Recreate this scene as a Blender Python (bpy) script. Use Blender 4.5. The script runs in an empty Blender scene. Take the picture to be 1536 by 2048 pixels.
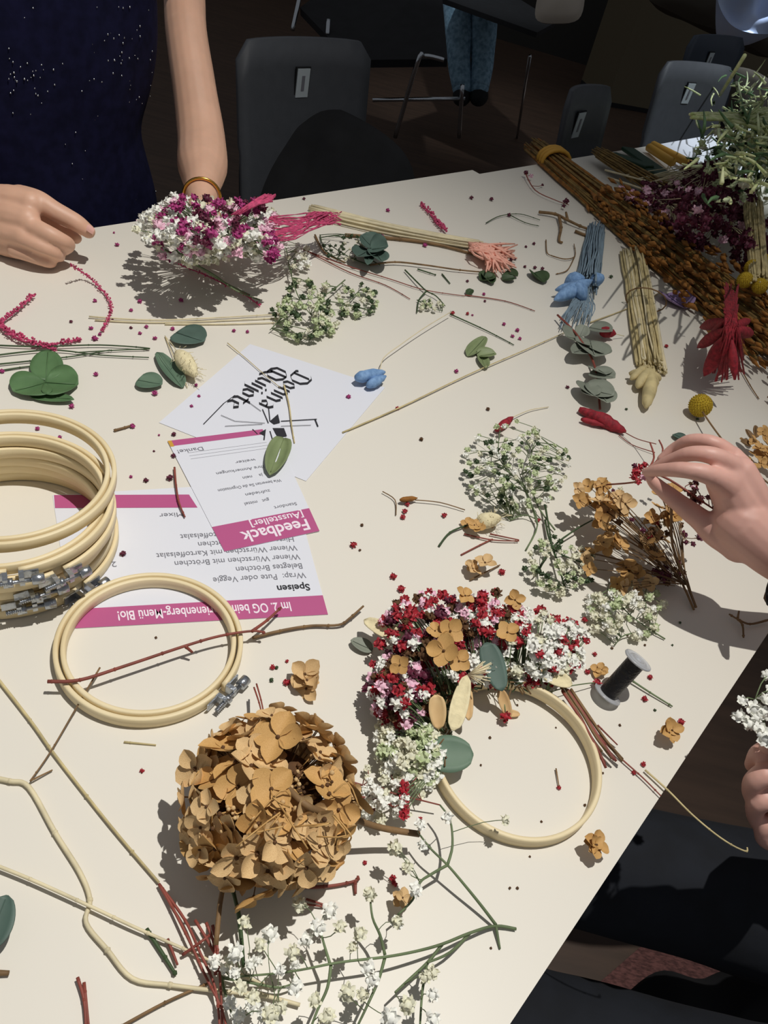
import bpy, math, random
from mathutils import Vector, Matrix, noise
random.seed(11)
R = random.random
def U(a, b): return a + (b - a) * R()
SC = bpy.context.scene
COL = SC.collection
TZ = 0.74                      # height of the table top above the floor

# ------------------------------------------------------------------ camera
PITCH, ROLL, FPX, CH = math.radians(42), math.radians(15), 1540.0, 0.52
_F = Vector((0, math.cos(PITCH), -math.sin(PITCH)))
_U0 = Vector((0, math.sin(PITCH), math.cos(PITCH)))
_R0 = Vector((1, 0, 0))
_RT = _R0 * math.cos(ROLL) + _U0 * math.sin(ROLL)
_UP = -_R0 * math.sin(ROLL) + _U0 * math.cos(ROLL)
CAM = Vector((0, 0, TZ + CH))
cd = bpy.data.cameras.new('camera'); cam = bpy.data.objects.new('camera', cd); COL.objects.link(cam)
cd.sensor_fit = 'VERTICAL'; cd.sensor_height = 36; cd.lens = 36 * FPX / 2048; cd.clip_start = 0.02
M = Matrix((_RT, _UP, -_F)).transposed().to_4x4(); M.translation = CAM
cam.matrix_world = M
SC.camera = cam

def ray(px, py): return _F + _RT * ((px - 768) / FPX) + _UP * ((1024 - py) / FPX)
def P(px, py, z=0.0):
    """point at height z above the table top seen in direction px,py"""
    d = ray(px, py); k = (z - CH) / d.z
    return CAM + d * k
def D(px, py, t): return CAM + ray(px, py) * t
def depth(p): return (p - CAM).dot(_F)

# ------------------------------------------------------------------ light
w = bpy.data.worlds.new('world'); SC.world = w; w.use_nodes = True
w.node_tree.nodes['Background'].inputs[0].default_value = (0.90, 0.93, 1.0, 1)
w.node_tree.nodes['Background'].inputs[1].default_value = 0.16
def spot(name, loc, tgt, power, size, blend, col, rad):
    l = bpy.data.lights.new(name, 'SPOT'); l.energy = power; l.spot_size = math.radians(size); l.spot_blend = blend
    l.color = col; l.shadow_soft_size = rad
    o = bpy.data.objects.new(name, l); COL.objects.link(o); o.location = loc
    o.rotation_euler = (Vector(tgt) - Vector(loc)).to_track_quat('-Z', 'Y').to_euler()
spot('ceiling_spot', (0.40, 0.56, TZ + 2.5), (-0.80, -0.08, TZ), 236, 98, 1.0, (1.0, 0.968, 0.915), 0.014)
spot('far_ceiling_spot', (1.3, 2.7, TZ + 2.5), (0.95, 2.5, TZ), 250, 31, 0.7, (0.86, 0.93, 1.0), 0.03)
bp = D(1490, 20, 3.6)
spot('plastic_fill_spot', (bp.x + .5, bp.y + .3, TZ + 2.5), bp, 420, 20, 0.6, (0.84, 0.92, 1.0), 0.03)  # added fill light to brighten the pale blue plastic, not a known lamp
jp = D(940, 60, 4.0)
spot('jeans_fill_spot', (jp.x - .3, jp.y - 1.6, TZ + 2.3), jp, 90, 30, 1.0, (0.9, 0.96, 1.0), 0.05)  # extra light put in to lift the jeans, stands for no known fixture
vs = SC.view_settings
vs.view_transform = 'Standard'; vs.look = 'None'; vs.gamma = 1; vs.use_curve_mapping = False; vs.exposure = 0.0

# ------------------------------------------------------------------ materials
def s2l(c): return tuple((x / 255 / 12.92) if x / 255 <= 0.04045 else ((x / 255 + 0.055) / 1.055) ** 2.4 for x in c)
def mat(name, rgb, rough=0.6, metal=0.0, var=0.0, scale=40, bump=0.0, sub=0.0, trans=0.0, sheen=0.0, alpha=1.0, rgb2=None, stretch=None, spec=0.5):
    m = bpy.data.materials.new(name); m.use_nodes = True
    nt = m.node_tree; b = nt.nodes['Principled BSDF']; L = nt.links
    c = s2l(rgb); b.inputs['Base Color'].default_value = (*c, 1)
    b.inputs['Roughness'].default_value = rough; b.inputs['Metallic'].default_value = metal
    b.inputs['Specular IOR Level'].default_value = spec
    if sub: b.inputs['Subsurface Weight'].default_value = sub; b.inputs['Subsurface Radius'].default_value = (0.02, 0.008, 0.004); b.inputs['Subsurface Scale'].default_value = 0.3
    if trans: b.inputs['Transmission Weight'].default_value = trans
    if sheen: b.inputs['Sheen Weight'].default_value = sheen
    if alpha < 1: b.inputs['Alpha'].default_value = alpha
    if var or rgb2 or bump:
        tc = nt.nodes.new('ShaderNodeTexCoord'); mp = nt.nodes.new('ShaderNodeMapping'); n = nt.nodes.new('ShaderNodeTexNoise')
        L.new(tc.outputs['Object'], mp.inputs[0]); L.new(mp.outputs[0], n.inputs['Vector'])
        n.inputs['Scale'].default_value = scale; n.inputs['Detail'].default_value = 4
        if stretch: mp.inputs['Scale'].default_value = stretch
        if var or rgb2:
            r = nt.nodes.new('ShaderNodeValToRGB'); L.new(n.outputs[0], r.inputs[0])
            c2 = s2l(rgb2) if rgb2 else tuple(x * (1 + var) for x in c)
            c1 = c if rgb2 else tuple(x * (1 - var) for x in c)
            r.color_ramp.elements[0].position = 0.35; r.color_ramp.elements[1].position = 0.65
            r.color_ramp.elements[0].color = (*c1, 1); r.color_ramp.elements[1].color = (*c2, 1)
            L.new(r.outputs[0], b.inputs['Base Color'])
        if bump:
            bm = nt.nodes.new('ShaderNodeBump'); bm.inputs['Strength'].default_value = bump; bm.inputs['Distance'].default_value = 0.002
            L.new(n.outputs[0], bm.inputs['Height']); L.new(bm.outputs[0], b.inputs['Normal'])
    return m
T = {}
T['table'] = mat('cream_laminate', (226, 221, 209), 0.42, spec=0.35)
T['table_edge'] = mat('table_edge_band', (196, 188, 172), 0.5)
T['steel'] = mat('chrome', (190, 195, 200), 0.2, 1.0)
T['wood'] = mat('beech_hoop', (236, 220, 180), 0.5, rgb2=(224, 204, 160), scale=14, stretch=(1, 1, 9), bump=0.08)
T['screw'] = mat('zinc_screw', (175, 180, 186), 0.3, 0.9, bump=0.3, scale=300)
T['paper'] = mat('white_paper', (222, 224, 232), 0.7)
T['magenta'] = mat('magenta_ink', (182, 84, 134), 0.6)
T['ink'] = mat('black_ink', (38, 38, 44), 0.6)
T['greyink'] = mat('grey_ink', (120, 120, 128), 0.6)
T['wink'] = mat('white_ink', (240, 226, 236), 0.6)
T['gold'] = mat('gold', (225, 170, 80), 0.25, 1.0)
T['skin'] = mat('skin', (216, 172, 146), 0.5, var=0.05, scale=30, sub=0.15, bump=0.05)
T['skin2'] = mat('skin_pink', (214, 166, 152), 0.5, var=0.06, scale=30, sub=0.15, bump=0.05)
T['nail'] = mat('fingernail', (226, 176, 164), 0.25)
T['navy'] = mat('navy_fabric', (13, 14, 36), 0.9, rgb2=(20, 21, 48), scale=60, spec=0.1)
T['trouser'] = mat('dark_trousers', (20, 24, 32), 0.9, var=0.25, scale=25, bump=0.5)
T['black'] = mat('black_cloth', (16, 17, 20), 0.9, var=0.3, scale=20)
T['chair'] = mat('grey_chair_shell', (72, 75, 80), 0.6, var=0.05)
T['chair2'] = mat('blue_black_chair_shell', (44, 54, 68), 0.55)
T['tag'] = mat('white_tag', (190, 200, 204), 0.5)
T['floor'] = mat('dark_brown_floor', (84, 64, 50), 0.6, rgb2=(70, 53, 41), scale=5, stretch=(1, 8, 1))
T['wall'] = mat('dark_wall', (44, 42, 38), 0.8)
T['olive'] = mat('olive_panel', (100, 90, 68), 0.7)
T['jeans'] = mat('blue_jeans', (150, 186, 208), 0.9, rgb2=(104, 138, 160), scale=50)
T['rug'] = mat('reddish_rug', (120, 80, 76), 0.95, rgb2=(78, 50, 48), scale=120, stretch=(1, 3, 1), bump=1.0)
T['bag'] = mat('beige_bag', (170, 160, 146), 0.7)
T['blue_cloth'] = mat('blue_crumpled_plastic', (176, 196, 232), 0.4, rgb2=(190, 204, 232), scale=8, bump=0.5)
T['coat'] = mat('brown_coat', (62, 56, 46), 0.9)
T['white'] = mat('white_blossom', (240, 240, 232), 0.6, var=0.06, scale=200)
T['creamb'] = mat('cream_blossom', (226, 224, 200), 0.6, var=0.1, scale=200)
T['greenw'] = mat('greenish_blossom', (192, 204, 160), 0.6, var=0.12, scale=200)
T['red'] = mat('red_blossom', (186, 44, 56), 0.6, rgb2=(138, 26, 40), scale=300)
T['mag'] = mat('magenta_blossom', (184, 62, 132), 0.6, rgb2=(136, 38, 92), scale=300)
T['plum'] = mat('plum_blossom', (108, 34, 62), 0.6, rgb2=(78, 22, 44), scale=300)
T['pinkw'] = mat('pink_white_blossom', (240, 196, 214), 0.6)
T['stem'] = mat('green_stem', (104, 120, 84), 0.6, var=0.2, scale=60)
T['dkstem'] = mat('dark_green_stem', (58, 78, 46), 0.6, var=0.2)
T['straw'] = mat('straw_stem', (220, 208, 172), 0.6, var=0.12, scale=40)
T['rstem'] = mat('red_brown_stem', (134, 66, 54), 0.6, var=0.2, scale=60)
T['bstem'] = mat('brown_stem', (124, 96, 62), 0.7, var=0.25, scale=60, bump=0.3)
T['mstem'] = mat('magenta_strand', (190, 70, 110), 0.8, var=0.3, scale=200)
T['euca'] = mat('eucalyptus_leaf', (104, 128, 106), 0.6, rgb2=(86, 112, 92), scale=30)
T['dkeuca'] = mat('dark_eucalyptus_leaf', (78, 100, 90), 0.6, var=0.15, scale=30)
T['greyeuca'] = mat('grey_eucalyptus_leaf', (130, 136, 122), 0.6, var=0.12, scale=30)
T['leaf'] = mat('green_leaf', (92, 126, 82), 0.55, rgb2=(76, 108, 68), scale=30)
T['olivel'] = mat('olive_leaf', (126, 140, 98), 0.55, var=0.1)
T['tan'] = mat('tan_dried_petal', (228, 196, 144), 0.7, rgb2=(204, 166, 114), scale=40, bump=0.3)
T['tan2'] = mat('golden_dried_petal', (214, 172, 108), 0.7, rgb2=(182, 138, 78), scale=60)
T['brown'] = mat('brown_bud', (92, 62, 34), 0.8, var=0.3, scale=100)
T['cream'] = mat('cream_bunny_tail', (228, 216, 176), 0.9, var=0.08, scale=150, bump=0.8)
T['amber'] = mat('amber_dried_grass', (164, 108, 40), 0.8, rgb2=(118, 76, 28), scale=80)
T['oliveb'] = mat('olive_brown_stem', (140, 112, 56), 0.8, rgb2=(100, 78, 38), scale=80)
T['yellow'] = mat('yellow_ball', (202, 176, 50), 0.9, rgb2=(170, 136, 20), scale=500, bump=1.0)
T['band'] = mat('yellow_band', (204, 154, 56), 0.6)
T['dred'] = mat('deep_red_dyed', (160, 30, 46), 0.75, rgb2=(118, 18, 32), scale=200, bump=0.4)
T['blue'] = mat('blue_dyed', (132, 168, 210), 0.8, rgb2=(104, 140, 184), scale=200)
T['bluegrey'] = mat('blue_grey_stem', (124, 144, 158), 0.7, var=0.15)
T['salmon'] = mat('salmon_dyed', (240, 178, 158), 0.85, var=0.08, scale=200)
T['purple'] = mat('lilac_petal', (150, 128, 170), 0.7)
T['wheat'] = mat('wheat_stem', (196, 180, 132), 0.7, var=0.18, scale=60)
T['grass'] = mat('fresh_grass', (184, 200, 130), 0.6, rgb2=(226, 228, 180), scale=60)
T['dkgreen'] = mat('dark_green_strap', (30, 62, 42), 0.5)
T['plastic'] = mat('clear_plastic', (225, 228, 232), 0.15, trans=0.55)
T['wire'] = mat('black_wire', (14, 14, 18), 0.35, bump=0.6, scale=400)

# ------------------------------------------------------------------ mesh helpers
class MB:
    def __init__(s): s.v = []; s.f = []; s.m = []; s.mats = []
    def mi(s, m):
        if m not in s.mats: s.mats.append(m)
        return s.mats.index(m)
    def add(s, vs_, fs, m='white'):
        o = len(s.v); s.v += [Vector(v) for v in vs_]; k = s.mi(m)
        for f in fs: s.f.append(tuple(i + o for i in f)); s.m.append(k)
    def tube(s, pts, r, m='stem', n=6, caps=True):
        pts = [Vector(p) for p in pts]
        if len(pts) < 2: return
        rs = r if isinstance(r, (list, tuple)) else [r] * len(pts)
        vs_ = []; fs = []; up = None
        for i, p in enumerate(pts):
            t = (pts[min(i + 1, len(pts) - 1)] - pts[max(i - 1, 0)])
            t = t.normalized() if t.length > 1e-9 else Vector((0, 0, 1))
            if up is None: up = t.orthogonal().normalized()
            up = (up - t * up.dot(t)); up = up.normalized() if up.length > 1e-6 else t.orthogonal().normalized()
            b = t.cross(up)
            for k in range(n):
                a = 2 * math.pi * k / n
                vs_.append(p + (up * math.cos(a) + b * math.sin(a)) * rs[i])
        for i in range(len(pts) - 1):
            for k in range(n):
                fs.append((i * n + k, i * n + (k + 1) % n, (i + 1) * n + (k + 1) % n, (i + 1) * n + k))
        if caps: fs.append(tuple(range(n))[::-1]); fs.append(tuple((len(pts) - 1) * n + k for k in range(n)))
        s.add(vs_, fs, m)
    def ball(s, c, r, m='white', rx=None, seg=10, ring=7, q=None, jit=0.0):
        c = Vector(c); rr = rx or (r, r, r); vs_ = []; fs = []
        for i in range(ring + 1):
            th = math.pi * i / ring
            for k in range(seg):
                a = 2 * math.pi * k / seg
                v = Vector((rr[0] * math.sin(th) * math.cos(a), rr[1] * math.sin(th) * math.sin(a), rr[2] * math.cos(th)))
                if jit: v *= 1 + jit * (R() - 0.5) * (0 < i < ring)
                if q: v = q @ v
                vs_.append(c + v)
        for i in range(ring):
            for k in range(seg):
                fs.append((i * seg + k, (i + 1) * seg + k, (i + 1) * seg + (k + 1) % seg, i * seg + (k + 1) % seg))
        s.add(vs_, fs, m)
    def petal(s, base, tip, nrm, wd, m='tan', cup=0.2, nu=5, nv=4, sharp=1.0, curl=0.0, ex=0.62):
        """a leaf or petal blade from base to tip, normal nrm, full width wd"""
        base, tip, nrm = Vector(base), Vector(tip), Vector(nrm)
        t = tip - base; L = t.length; t.normalize(); side = t.cross(nrm).normalized(); n2 = side.cross(t).normalized()
        vs_ = []; fs = []
        for i in range(nu + 1):
            u = i / nu; ww = wd * 0.5 * (max(0.0, math.sin(math.pi * min(1, u ** (0.8 * sharp))) ** ex) if 0 < u < 1 else (0.12 if u == 0 else 0.03))
            for k in range(nv + 1):
                x = (k / nv * 2 - 1)
                vs_.append(base + t * L * u + side * ww * x + n2 * (cup * wd * (x * x) * (ww / wd) * 2 + cup * L * 0.6 * math.sin(math.pi * u * 0.9) * -0.3 + curl * L * u * u))
        for i in range(nu):
            for k in range(nv):
                a = i * (nv + 1) + k; fs.append((a, a + 1, a + nv + 2, a + nv + 1))
        s.add(vs_, fs, m)
    def quad(s, a, b, c, d, m): s.add([a, b, c, d], [(0, 1, 2, 3)], m)
    def prism(s, pts, z0, z1, m, mside=None):
        n = len(pts); lo = [Vector((p[0], p[1], z0)) for p in pts]; hi = [Vector((p[0], p[1], z1)) for p in pts]
        s.add(hi, [tuple(range(n))], m); s.add(lo, [tuple(range(n))[::-1]], mside or m)
        s.add(lo + hi, [(i, (i + 1) % n, n + (i + 1) % n, n + i) for i in range(n)], mside or m)
    def box(s, c, sx, sy, sz, m, ax=None, ay=None):
        c = Vector(c); ax = (ax or Vector((1, 0, 0))).normalized(); ay = (ay or Vector((0, 1, 0))).normalized(); az = ax.cross(ay).normalized()
        vs_ = [c + ax * sx * x / 2 + ay * sy * y / 2 + az * sz * z / 2 for z in (-1, 1) for y in (-1, 1) for x in (-1, 1)]
        s.add(vs_, [(0, 2, 3, 1), (4, 5, 7, 6), (0, 1, 5, 4), (2, 6, 7, 3), (0, 4, 6, 2), (1, 3, 7, 5)], m)
    def build(s, name, parent=None, loc=None, smooth=True):
        me = bpy.data.meshes.new(name)
        org = Vector(loc) if loc is not None else (parent.location.copy() if parent is not None else (sum(s.v, Vector()) / max(1, len(s.v))))
        me.from_pydata([v - org for v in s.v], [], s.f)
        for m in s.mats: me.materials.append(T[m])
        me.polygons.foreach_set('material_index', s.m)
        if smooth: me.polygons.foreach_set('use_smooth', [True] * len(s.f))
        me.update()
        o = bpy.data.objects.new(name, me); COL.objects.link(o)
        if parent is not None:
            o.parent = parent; o.location = org - base_of(parent)
        else: o.location = org
        return o
def base_of(o):
    p = o.location.copy()
    while o.parent is not None: o = o.parent; p += o.location
    return p
def tag(o, label, cat, group=None, kind=None):
    if label: o['label'] = label
    if cat: o['category'] = cat
    if group: o['group'] = group
    if kind: o['kind'] = kind
    return o
def thing(name, loc, label, cat, group=None):
    o = bpy.data.objects.new(name, None); COL.objects.link(o); o.location = loc; o.empty_display_size = 0.02
    return tag(o, label, cat, group)
def curve(pts, n=4):
    """Catmull-Rom through world points"""
    pts = [Vector(p) for p in pts]
    if len(pts) < 3: 
        a, b = pts[0], pts[-1]; return [a.lerp(b, i / n) for i in range(n + 1)]
    out = []
    for i in range(len(pts) - 1):
        p0 = pts[max(i - 1, 0)]; p1 = pts[i]; p2 = pts[i + 1]; p3 = pts[min(i + 2, len(pts) - 1)]
        for k in range(n):
            t = k / n
            out.append(0.5 * ((2 * p1) + (p2 - p0) * t + (2 * p0 - 5 * p1 + 4 * p2 - p3) * t * t + (3 * p1 - p0 - 3 * p2 + p3) * t ** 3))
    out.append(pts[-1]); return out
def pl(l, n=4, z=None): return curve([P(a[0], a[1], (a[2] if len(a) > 2 else 0.002) if z is None else z) for a in l], n)

# ------------------------------------------------------------------ blossom meshes (unit size)
def blossom_mesh(name, m, petals=16, rx=1.0, seed=1):
    random.seed(seed); b = MB()
    b.ball((0, 0, 0), 0.62, m, seg=8, ring=6)
    ga = math.pi * (3 - 5 ** 0.5)
    for i in range(petals):
        z = 1 - 1.7 * (i + .5) / petals; rr = math.sqrt(max(0, 1 - z * z)); a = i * ga
        d = Vector((rr * math.cos(a), rr * math.sin(a), z)); tn = d.orthogonal().normalized()
        tn = (Matrix.Rotation(U(0, 6.28), 3, d) @ tn)
        c = d * 0.5; tip = d * U(0.85, 1.12) + tn * 0.25
        b.petal(c, tip, tn, U(0.55, 0.8), m, cup=0.35, nu=3, nv=2)
    o = b.build(name, None, (0, 0, 0)); me = o.data; bpy.data.objects.remove(o); return me
BM = {}
for k, m in (('white', 'white'), ('cream', 'creamb'), ('greenw', 'greenw'), ('red', 'red'), ('mag', 'mag'), ('plum', 'plum'), ('pinkw', 'pinkw'), ('brown', 'brown'), ('stem', 'dkstem')):
    BM[k] = [blossom_mesh(k + '_blossom', m, 14, seed=s) for s in (3, 8)]
random.seed(5)
def blossom(parent, p, s, kind, name='blossom'):
    o = bpy.data.objects.new(name, random.choice(BM[kind])); COL.objects.link(o)
    o.parent = parent; o.location = Vector(p) - base_of(parent) if parent is not None else p
    k = s * U(0.85, 1.15); o.scale = (k, k, k * U(0.85, 1.0)); o.rotation_euler = (U(-.6, .6), U(-.6, .6), U(0, 6.28))
    return o
def floret_mesh(m, seed, np_=4, cup=0.25):
    random.seed(seed); b = MB()
    for i in range(np_):
        a = i * 2 * math.pi / np_ + U(-.12, .12); d = Vector((math.cos(a), math.sin(a), U(-0.05, 0.28))); L = U(0.85, 1.05)
        b.petal(d * 0.04, d * L, (0, 0, 1), U(0.8, 1.0), m, cup=cup * U(.2, 1.2), nu=6, nv=4, sharp=1.25, curl=U(-.15, .25))
    b.ball((0, 0, 0.05), 0.09, 'brown', seg=6, ring=4)
    o = b.build('floret', None, (0, 0, 0)); me = o.data; bpy.data.objects.remove(o); return me
FM = [floret_mesh('tan', s) for s in (1, 2, 3, 4)]; FG = [floret_mesh('tan2', s) for s in (5, 6)]
random.seed(6)
def floret(parent, p, s, nrm, meshes=None, name='floret'):
    o = bpy.data.objects.new(name, random.choice(meshes or FM)); COL.objects.link(o); o.parent = parent
    o.location = (Vector(p) - base_of(parent)) if parent is not None else p
    q = Vector(nrm).to_track_quat('Z', 'Y'); o.rotation_euler = (q.to_matrix() @ Matrix.Rotation(U(0, 6.28), 3, 'Z')).to_euler()
    k = s * U(.85, 1.12); o.scale = (k, k, k); return o

def scatter(n, cx, cy, rx, ry, z0, z1, s, kinds, dome=True):
    out = []
    for i in range(n):
        a = U(0, 6.28); r = math.sqrt(R()); z = z0 + (z1 - z0) * ((1 - r * r) * U(.5, 1) if dome else R())
        out.append((cx + rx * r * math.cos(a), cy + ry * r * math.sin(a), z, s * U(.75, 1.25), random.choice(kinds)))
    return out
def spray(name, label, cat, group, stems, bls, r=0.0008, sm='stem', twig_r=0.0004, leaves=(), tm=None, cap=100, hub=None, extra=None):
    """one cut plant: stems, twigs to every blossom, blossoms as parts"""
    allp = []; b = MB()
    for st in stems:
        c = pl(st); allp += c
        b.tube(c, [r * (1.0 - 0.45 * i / len(c)) for i in range(len(c))], sm, 6)
    root = thing(name, Vector((allp[0].x, allp[0].y, TZ)) if allp else P(bls[0][0], bls[0][1], 0), label, cat, group)
    pts = [P(x, y, z) for x, y, z, s, k in bls]
    if twig_r:
        for p in pts:
            h = min(allp, key=lambda q: (q - p).length + (0.03 if R() < .3 else 0)) if hub is None else P(*hub)
            mid = h.lerp(p, 0.55) + Vector((U(-.003, .003), U(-.003, .003), U(-.002, .003))); mid.z = max(mid.z, TZ + .001)
            b.tube(curve([h, mid, p], 2), twig_r, tm or sm, 4)
    b.build('stem', root)
    if extra: extra(root)
    rest = []
    for i, (p, q) in enumerate(zip(pts, bls)):
        if i < cap: blossom(root, p, q[3], q[4])
        else: rest.append((p, q))
    if rest:
        g = MB()
        for p, q in rest:
            me = BM[q[4]][0]; mt = me.materials[0]; key = [k for k in T if T[k] == mt][0]
            rot = Matrix.Rotation(U(0, 6.28), 3, 'Z')
            g.add([p + rot @ (v.co * q[3]) for v in me.vertices], [tuple(f.vertices) for f in me.polygons], key)
        tag(g.build('blossoms', root), None, None, None, 'stuff')
    return root
# ------------------------------------------------------------------ the room
def struct(name, b, smooth=False):
    o = b.build(name, smooth=smooth); o['kind'] = 'structure'; return o
b = MB(); b.prism([(-6, -3), (8, -3), (8, 9), (-6, 9)], -0.1, 0.0, 'floor'); struct('floor', b)
b = MB(); b.prism([(-6, 8.2), (8, 6.2), (8, 6.4), (-6, 8.4)], 0, 3.2, 'wall'); struct('wall_back', b)
AX = (P(945, 340) - P(190, 455)).normalized()           # along the table
NX = Vector((-AX.y, AX.x, 0))                            # away from the camera, across the table
# ---- tables
A0 = P(190, 455); A1 = P(945, 340); C0 = P(1515, 1298); C1 = P(1020, 2048)
dE = (C0 - C1).normalized()
SEAM = A1
def meet(p, d, q, e):
    k = ((q - p).x * e.y - (q - p).y * e.x) / (d.x * e.y - d.y * e.x); return p + d * k
seam_r = meet(SEAM, -NX, C1, dE)
def table(name, quad, label, legs, top=TZ):
    c = sum(quad, Vector()) / 4
    t = thing(name, (c.x, c.y, 0), label, 'table', None)
    b = MB(); b.prism([(p.x, p.y) for p in quad], TZ - 0.024, top, 'table', 'table_edge'); b.build('tabletop', t, smooth=False)
    for p in legs:
        q = c.lerp(p, 0.86)
        b = MB(); b.tube([(q.x, q.y, TZ - 0.024), (q.x, q.y, 0.0)], 0.018, 'steel', 12); b.build('leg', t)
    return t
far_l = A0 - AX * 1.5; near_l = C1 - dE * 0.9
eps = AX * -0.0004
table('work_table', [near_l, seam_r, SEAM, far_l], 'cream laminate table the papers, hoops and nearest flowers lie on', [far_l, near_l, SEAM])
e1 = P(960, 347); e2 = P(1500, 258); dF = (e2 - e1).normalized()
table('work_table', [seam_r - AX * .003, C1 + dE * 3.3, e1 + dF * 2.5, e1 - AX * .003 - NX * .001], 'cream laminate table under the long amber bundle and upper right bunches', [C1 + dE * 3.3, e1 + dF * 2.5], TZ - .00012)

# ---- chairs
def chair(loc, ang, wd, label, shell='chair', top=0.85, lean=0.10, tagpx=None):
    """loc: floor point under the middle of the back's top edge, ang: direction the width runs"""
    t = thing('stacking_chair', (loc[0], loc[1], 0), label, 'chair', None)
    ax = Vector((math.cos(ang), math.sin(ang), 0)); ay = Vector((ax.y, -ax.x, 0))   # ay: front of chair (towards the table)
    b = MB(); n = 12; mrows = 8; h = 0.42; vs_ = []; fs = []
    def shellpt(u, v, off):
        x = (u - .5) * wd; edge = abs(u - .5) * 2
        topc = 0.035 * max(0, (edge - .8) / .2) ** 2 * (v > .5)
        z = top - h * (1 - v) - topc
        return Vector((loc[0], loc[1], 0)) + ax * x * (0.97 + .03 * v) + ay * (lean * (1 - v) + 0.03 * (edge ** 2) + off) + Vector((0, 0, z))
    for side, off in ((0, 0.0), (1, 0.012)):
        for j in range(mrows + 1):
            for i in range(n + 1): vs_.append(shellpt(i / n, j / mrows, off))
    W = n + 1; S = W * (mrows + 1)
    for j in range(mrows):
        for i in range(n):
            a = j * W + i; fs.append((a, a + 1, a + W + 1, a + W)); fs.append((S + a, S + a + W, S + a + W + 1, S + a + 1))
    for i in range(n): fs.append((i, S + i, S + i + 1, i + 1)); a = mrows * W + i; fs.append((a, a + 1, S + a + 1, S + a))
    for j in range(mrows):
        a = j * W; fs.append((a, a + W, S + a + W, S + a)); a = j * W + n; fs.append((a, S + a, S + a + W, a + W))
    b.add(vs_, fs, shell); b.build('backrest', t)
    c = Vector((loc[0], loc[1], 0)) + ay * (lean + 0.22)
    b = MB(); b.box(c + Vector((0, 0, .44)), wd * .98, .43, .02, shell, ax, ay); s_ = b.build('seat', t, smooth=False)
    bv = s_.modifiers.new('b', 'BEVEL'); bv.width = .012; bv.segments = 3
    for sx in (-1, 1):
        for sy in (-1, 1):
            b = MB(); p0 = c + ax * sx * (wd * .40) + ay * sy * .17 + Vector((0, 0, .43)); p1 = c + ax * sx * (wd * .47) + ay * sy * .23
            b.tube([p0, p1], .011, 'steel', 10); b.build('leg', t)
    b = MB(); pc = shellpt(.5, .80, 0.014); b.box(pc, .040, .004, .064, 'black', ax, ay)
    b.box(pc + ay * .003, .034, .002, .058, 'tag', ax, ay); b.box(pc + ay * .0045, .008, .001, .03, 'greyink', ax, ay)
    b.build('label_holder', t, smooth=False)['label'] = 'small white label in black holder'
    return t
def ctop(x0, y0, x1, y1, z=0.11):
    a = P(x0, y0, z); c = P(x1, y1, z); return (a + c) / 2, math.atan2((c - a).y, (c - a).x), (c - a).length
for q, lab, sh in (((456, 70, 724, 74), 'dark grey stacking chair right behind the bare arm, dark coat on its seat', 'chair'),
                   ((1116, 174, 1206, 163), 'slim dark grey chair back turned edgeways at the middle of the table', 'chair'),
                   ((1312, 116, 1458, 128), 'dark grey chair behind the green plant bunch, white label on its back', 'chair'),
                   ((1368, 66, 1480, 70), 'blue-black chair furthest back at upper right', 'chair2')):
    c, a, wd = ctop(*q)
    chair((c.x, c.y), a, wd, lab, sh, lean=0.06)
# seated-height side chair in the dark background with chrome sled legs
def sled_chair():
    o = D(770, 60, 3.2); t = thing('sled_chair', (o.x, o.y, 0), 'black seat on thin chrome legs left of the person in jeans', 'chair')
    b = MB(); b.add([D(600, 15, 3.2), D(700, 120, 3.0), D(895, 118, 3.05), D(880, -60, 3.4), D(700, -60, 3.5)], [(0, 1, 2, 3, 4)], 'black')
    s_ = b.build('seat', t, smooth=False); m = s_.modifiers.new('s', 'SOLIDIFY'); m.thickness = .03
    for pts in ([D(888, 120, 3.0), D(850, 112, 3.0), D(835, 125, 3.0), D(790, 275, 3.25)], [D(925, 170, 3.1), D(918, 275, 3.3)], [D(600, -10, 3.2), D(585, 60, 3.2)], [D(657, 40, 3.1), D(655, 70, 3.1)]):
        b = MB(); b.tube(curve(pts, 5), .009, 'steel', 8); b.build('leg', t)
    b = MB(); b.tube([D(745, 200, 3.15), D(930, 197, 3.15)], .008, 'steel', 8); b.build('foot_bar', t)
sled_chair()
def far_table():
    t = thing('side_table', (D(1058, 110, 3.4).x, D(1058, 110, 3.4).y, 0), 'dark table on thin steel legs behind the person in jeans', 'table')
    b = MB(); q = [D(830, -20, 3.5), D(1062, 108, 3.35), D(1108, 60, 3.6), D(1000, -90, 4.0)]
    z = sum(p.z for p in q) / 4; b.prism([(p.x, p.y) for p in q], z - .02, z, 'black'); b.build('tabletop', t, smooth=False)
    for p in (D(1060, 112, 3.4),):
        b = MB(); e = P(1035, 275, -.74); b.tube([p, P(1034, 275, -.735)], .007, 'steel', 8); b.build('leg', t)
far_table()
# olive side panel / cupboard
def cupboard():
    a = P(1215, 200, -.70); c = P(1300, 215, -.70)
    t = thing('cupboard', (a.x, a.y, 0), 'low olive brown cupboard between the chair backs at upper right', 'cupboard')
    d = (c - a).normalized(); L = 1.3; dep = Vector((-d.y, d.x, 0)) * .5
    b = MB(); q = [a, a + d * L, a + d * L + dep, a + dep]
    b.prism([(p.x, p.y) for p in q], .03, .80, 'olive'); b.build('body', t, smooth=False)
    b = MB(); q2 = [a - d * .01 - dep * .02, a + d * (L + .01) - dep * .02, a + d * (L + .01) + dep, a - d * .01 + dep]; b.prism([(p.x, p.y) for p in q2], .80, .83, 'wall'); b.build('top', t, smooth=False)
    b = MB(); b.prism([((p.x), (p.y)) for p in q], 0.0, .03, 'black'); b.build('plinth', t, smooth=False)
cupboard()
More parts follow.
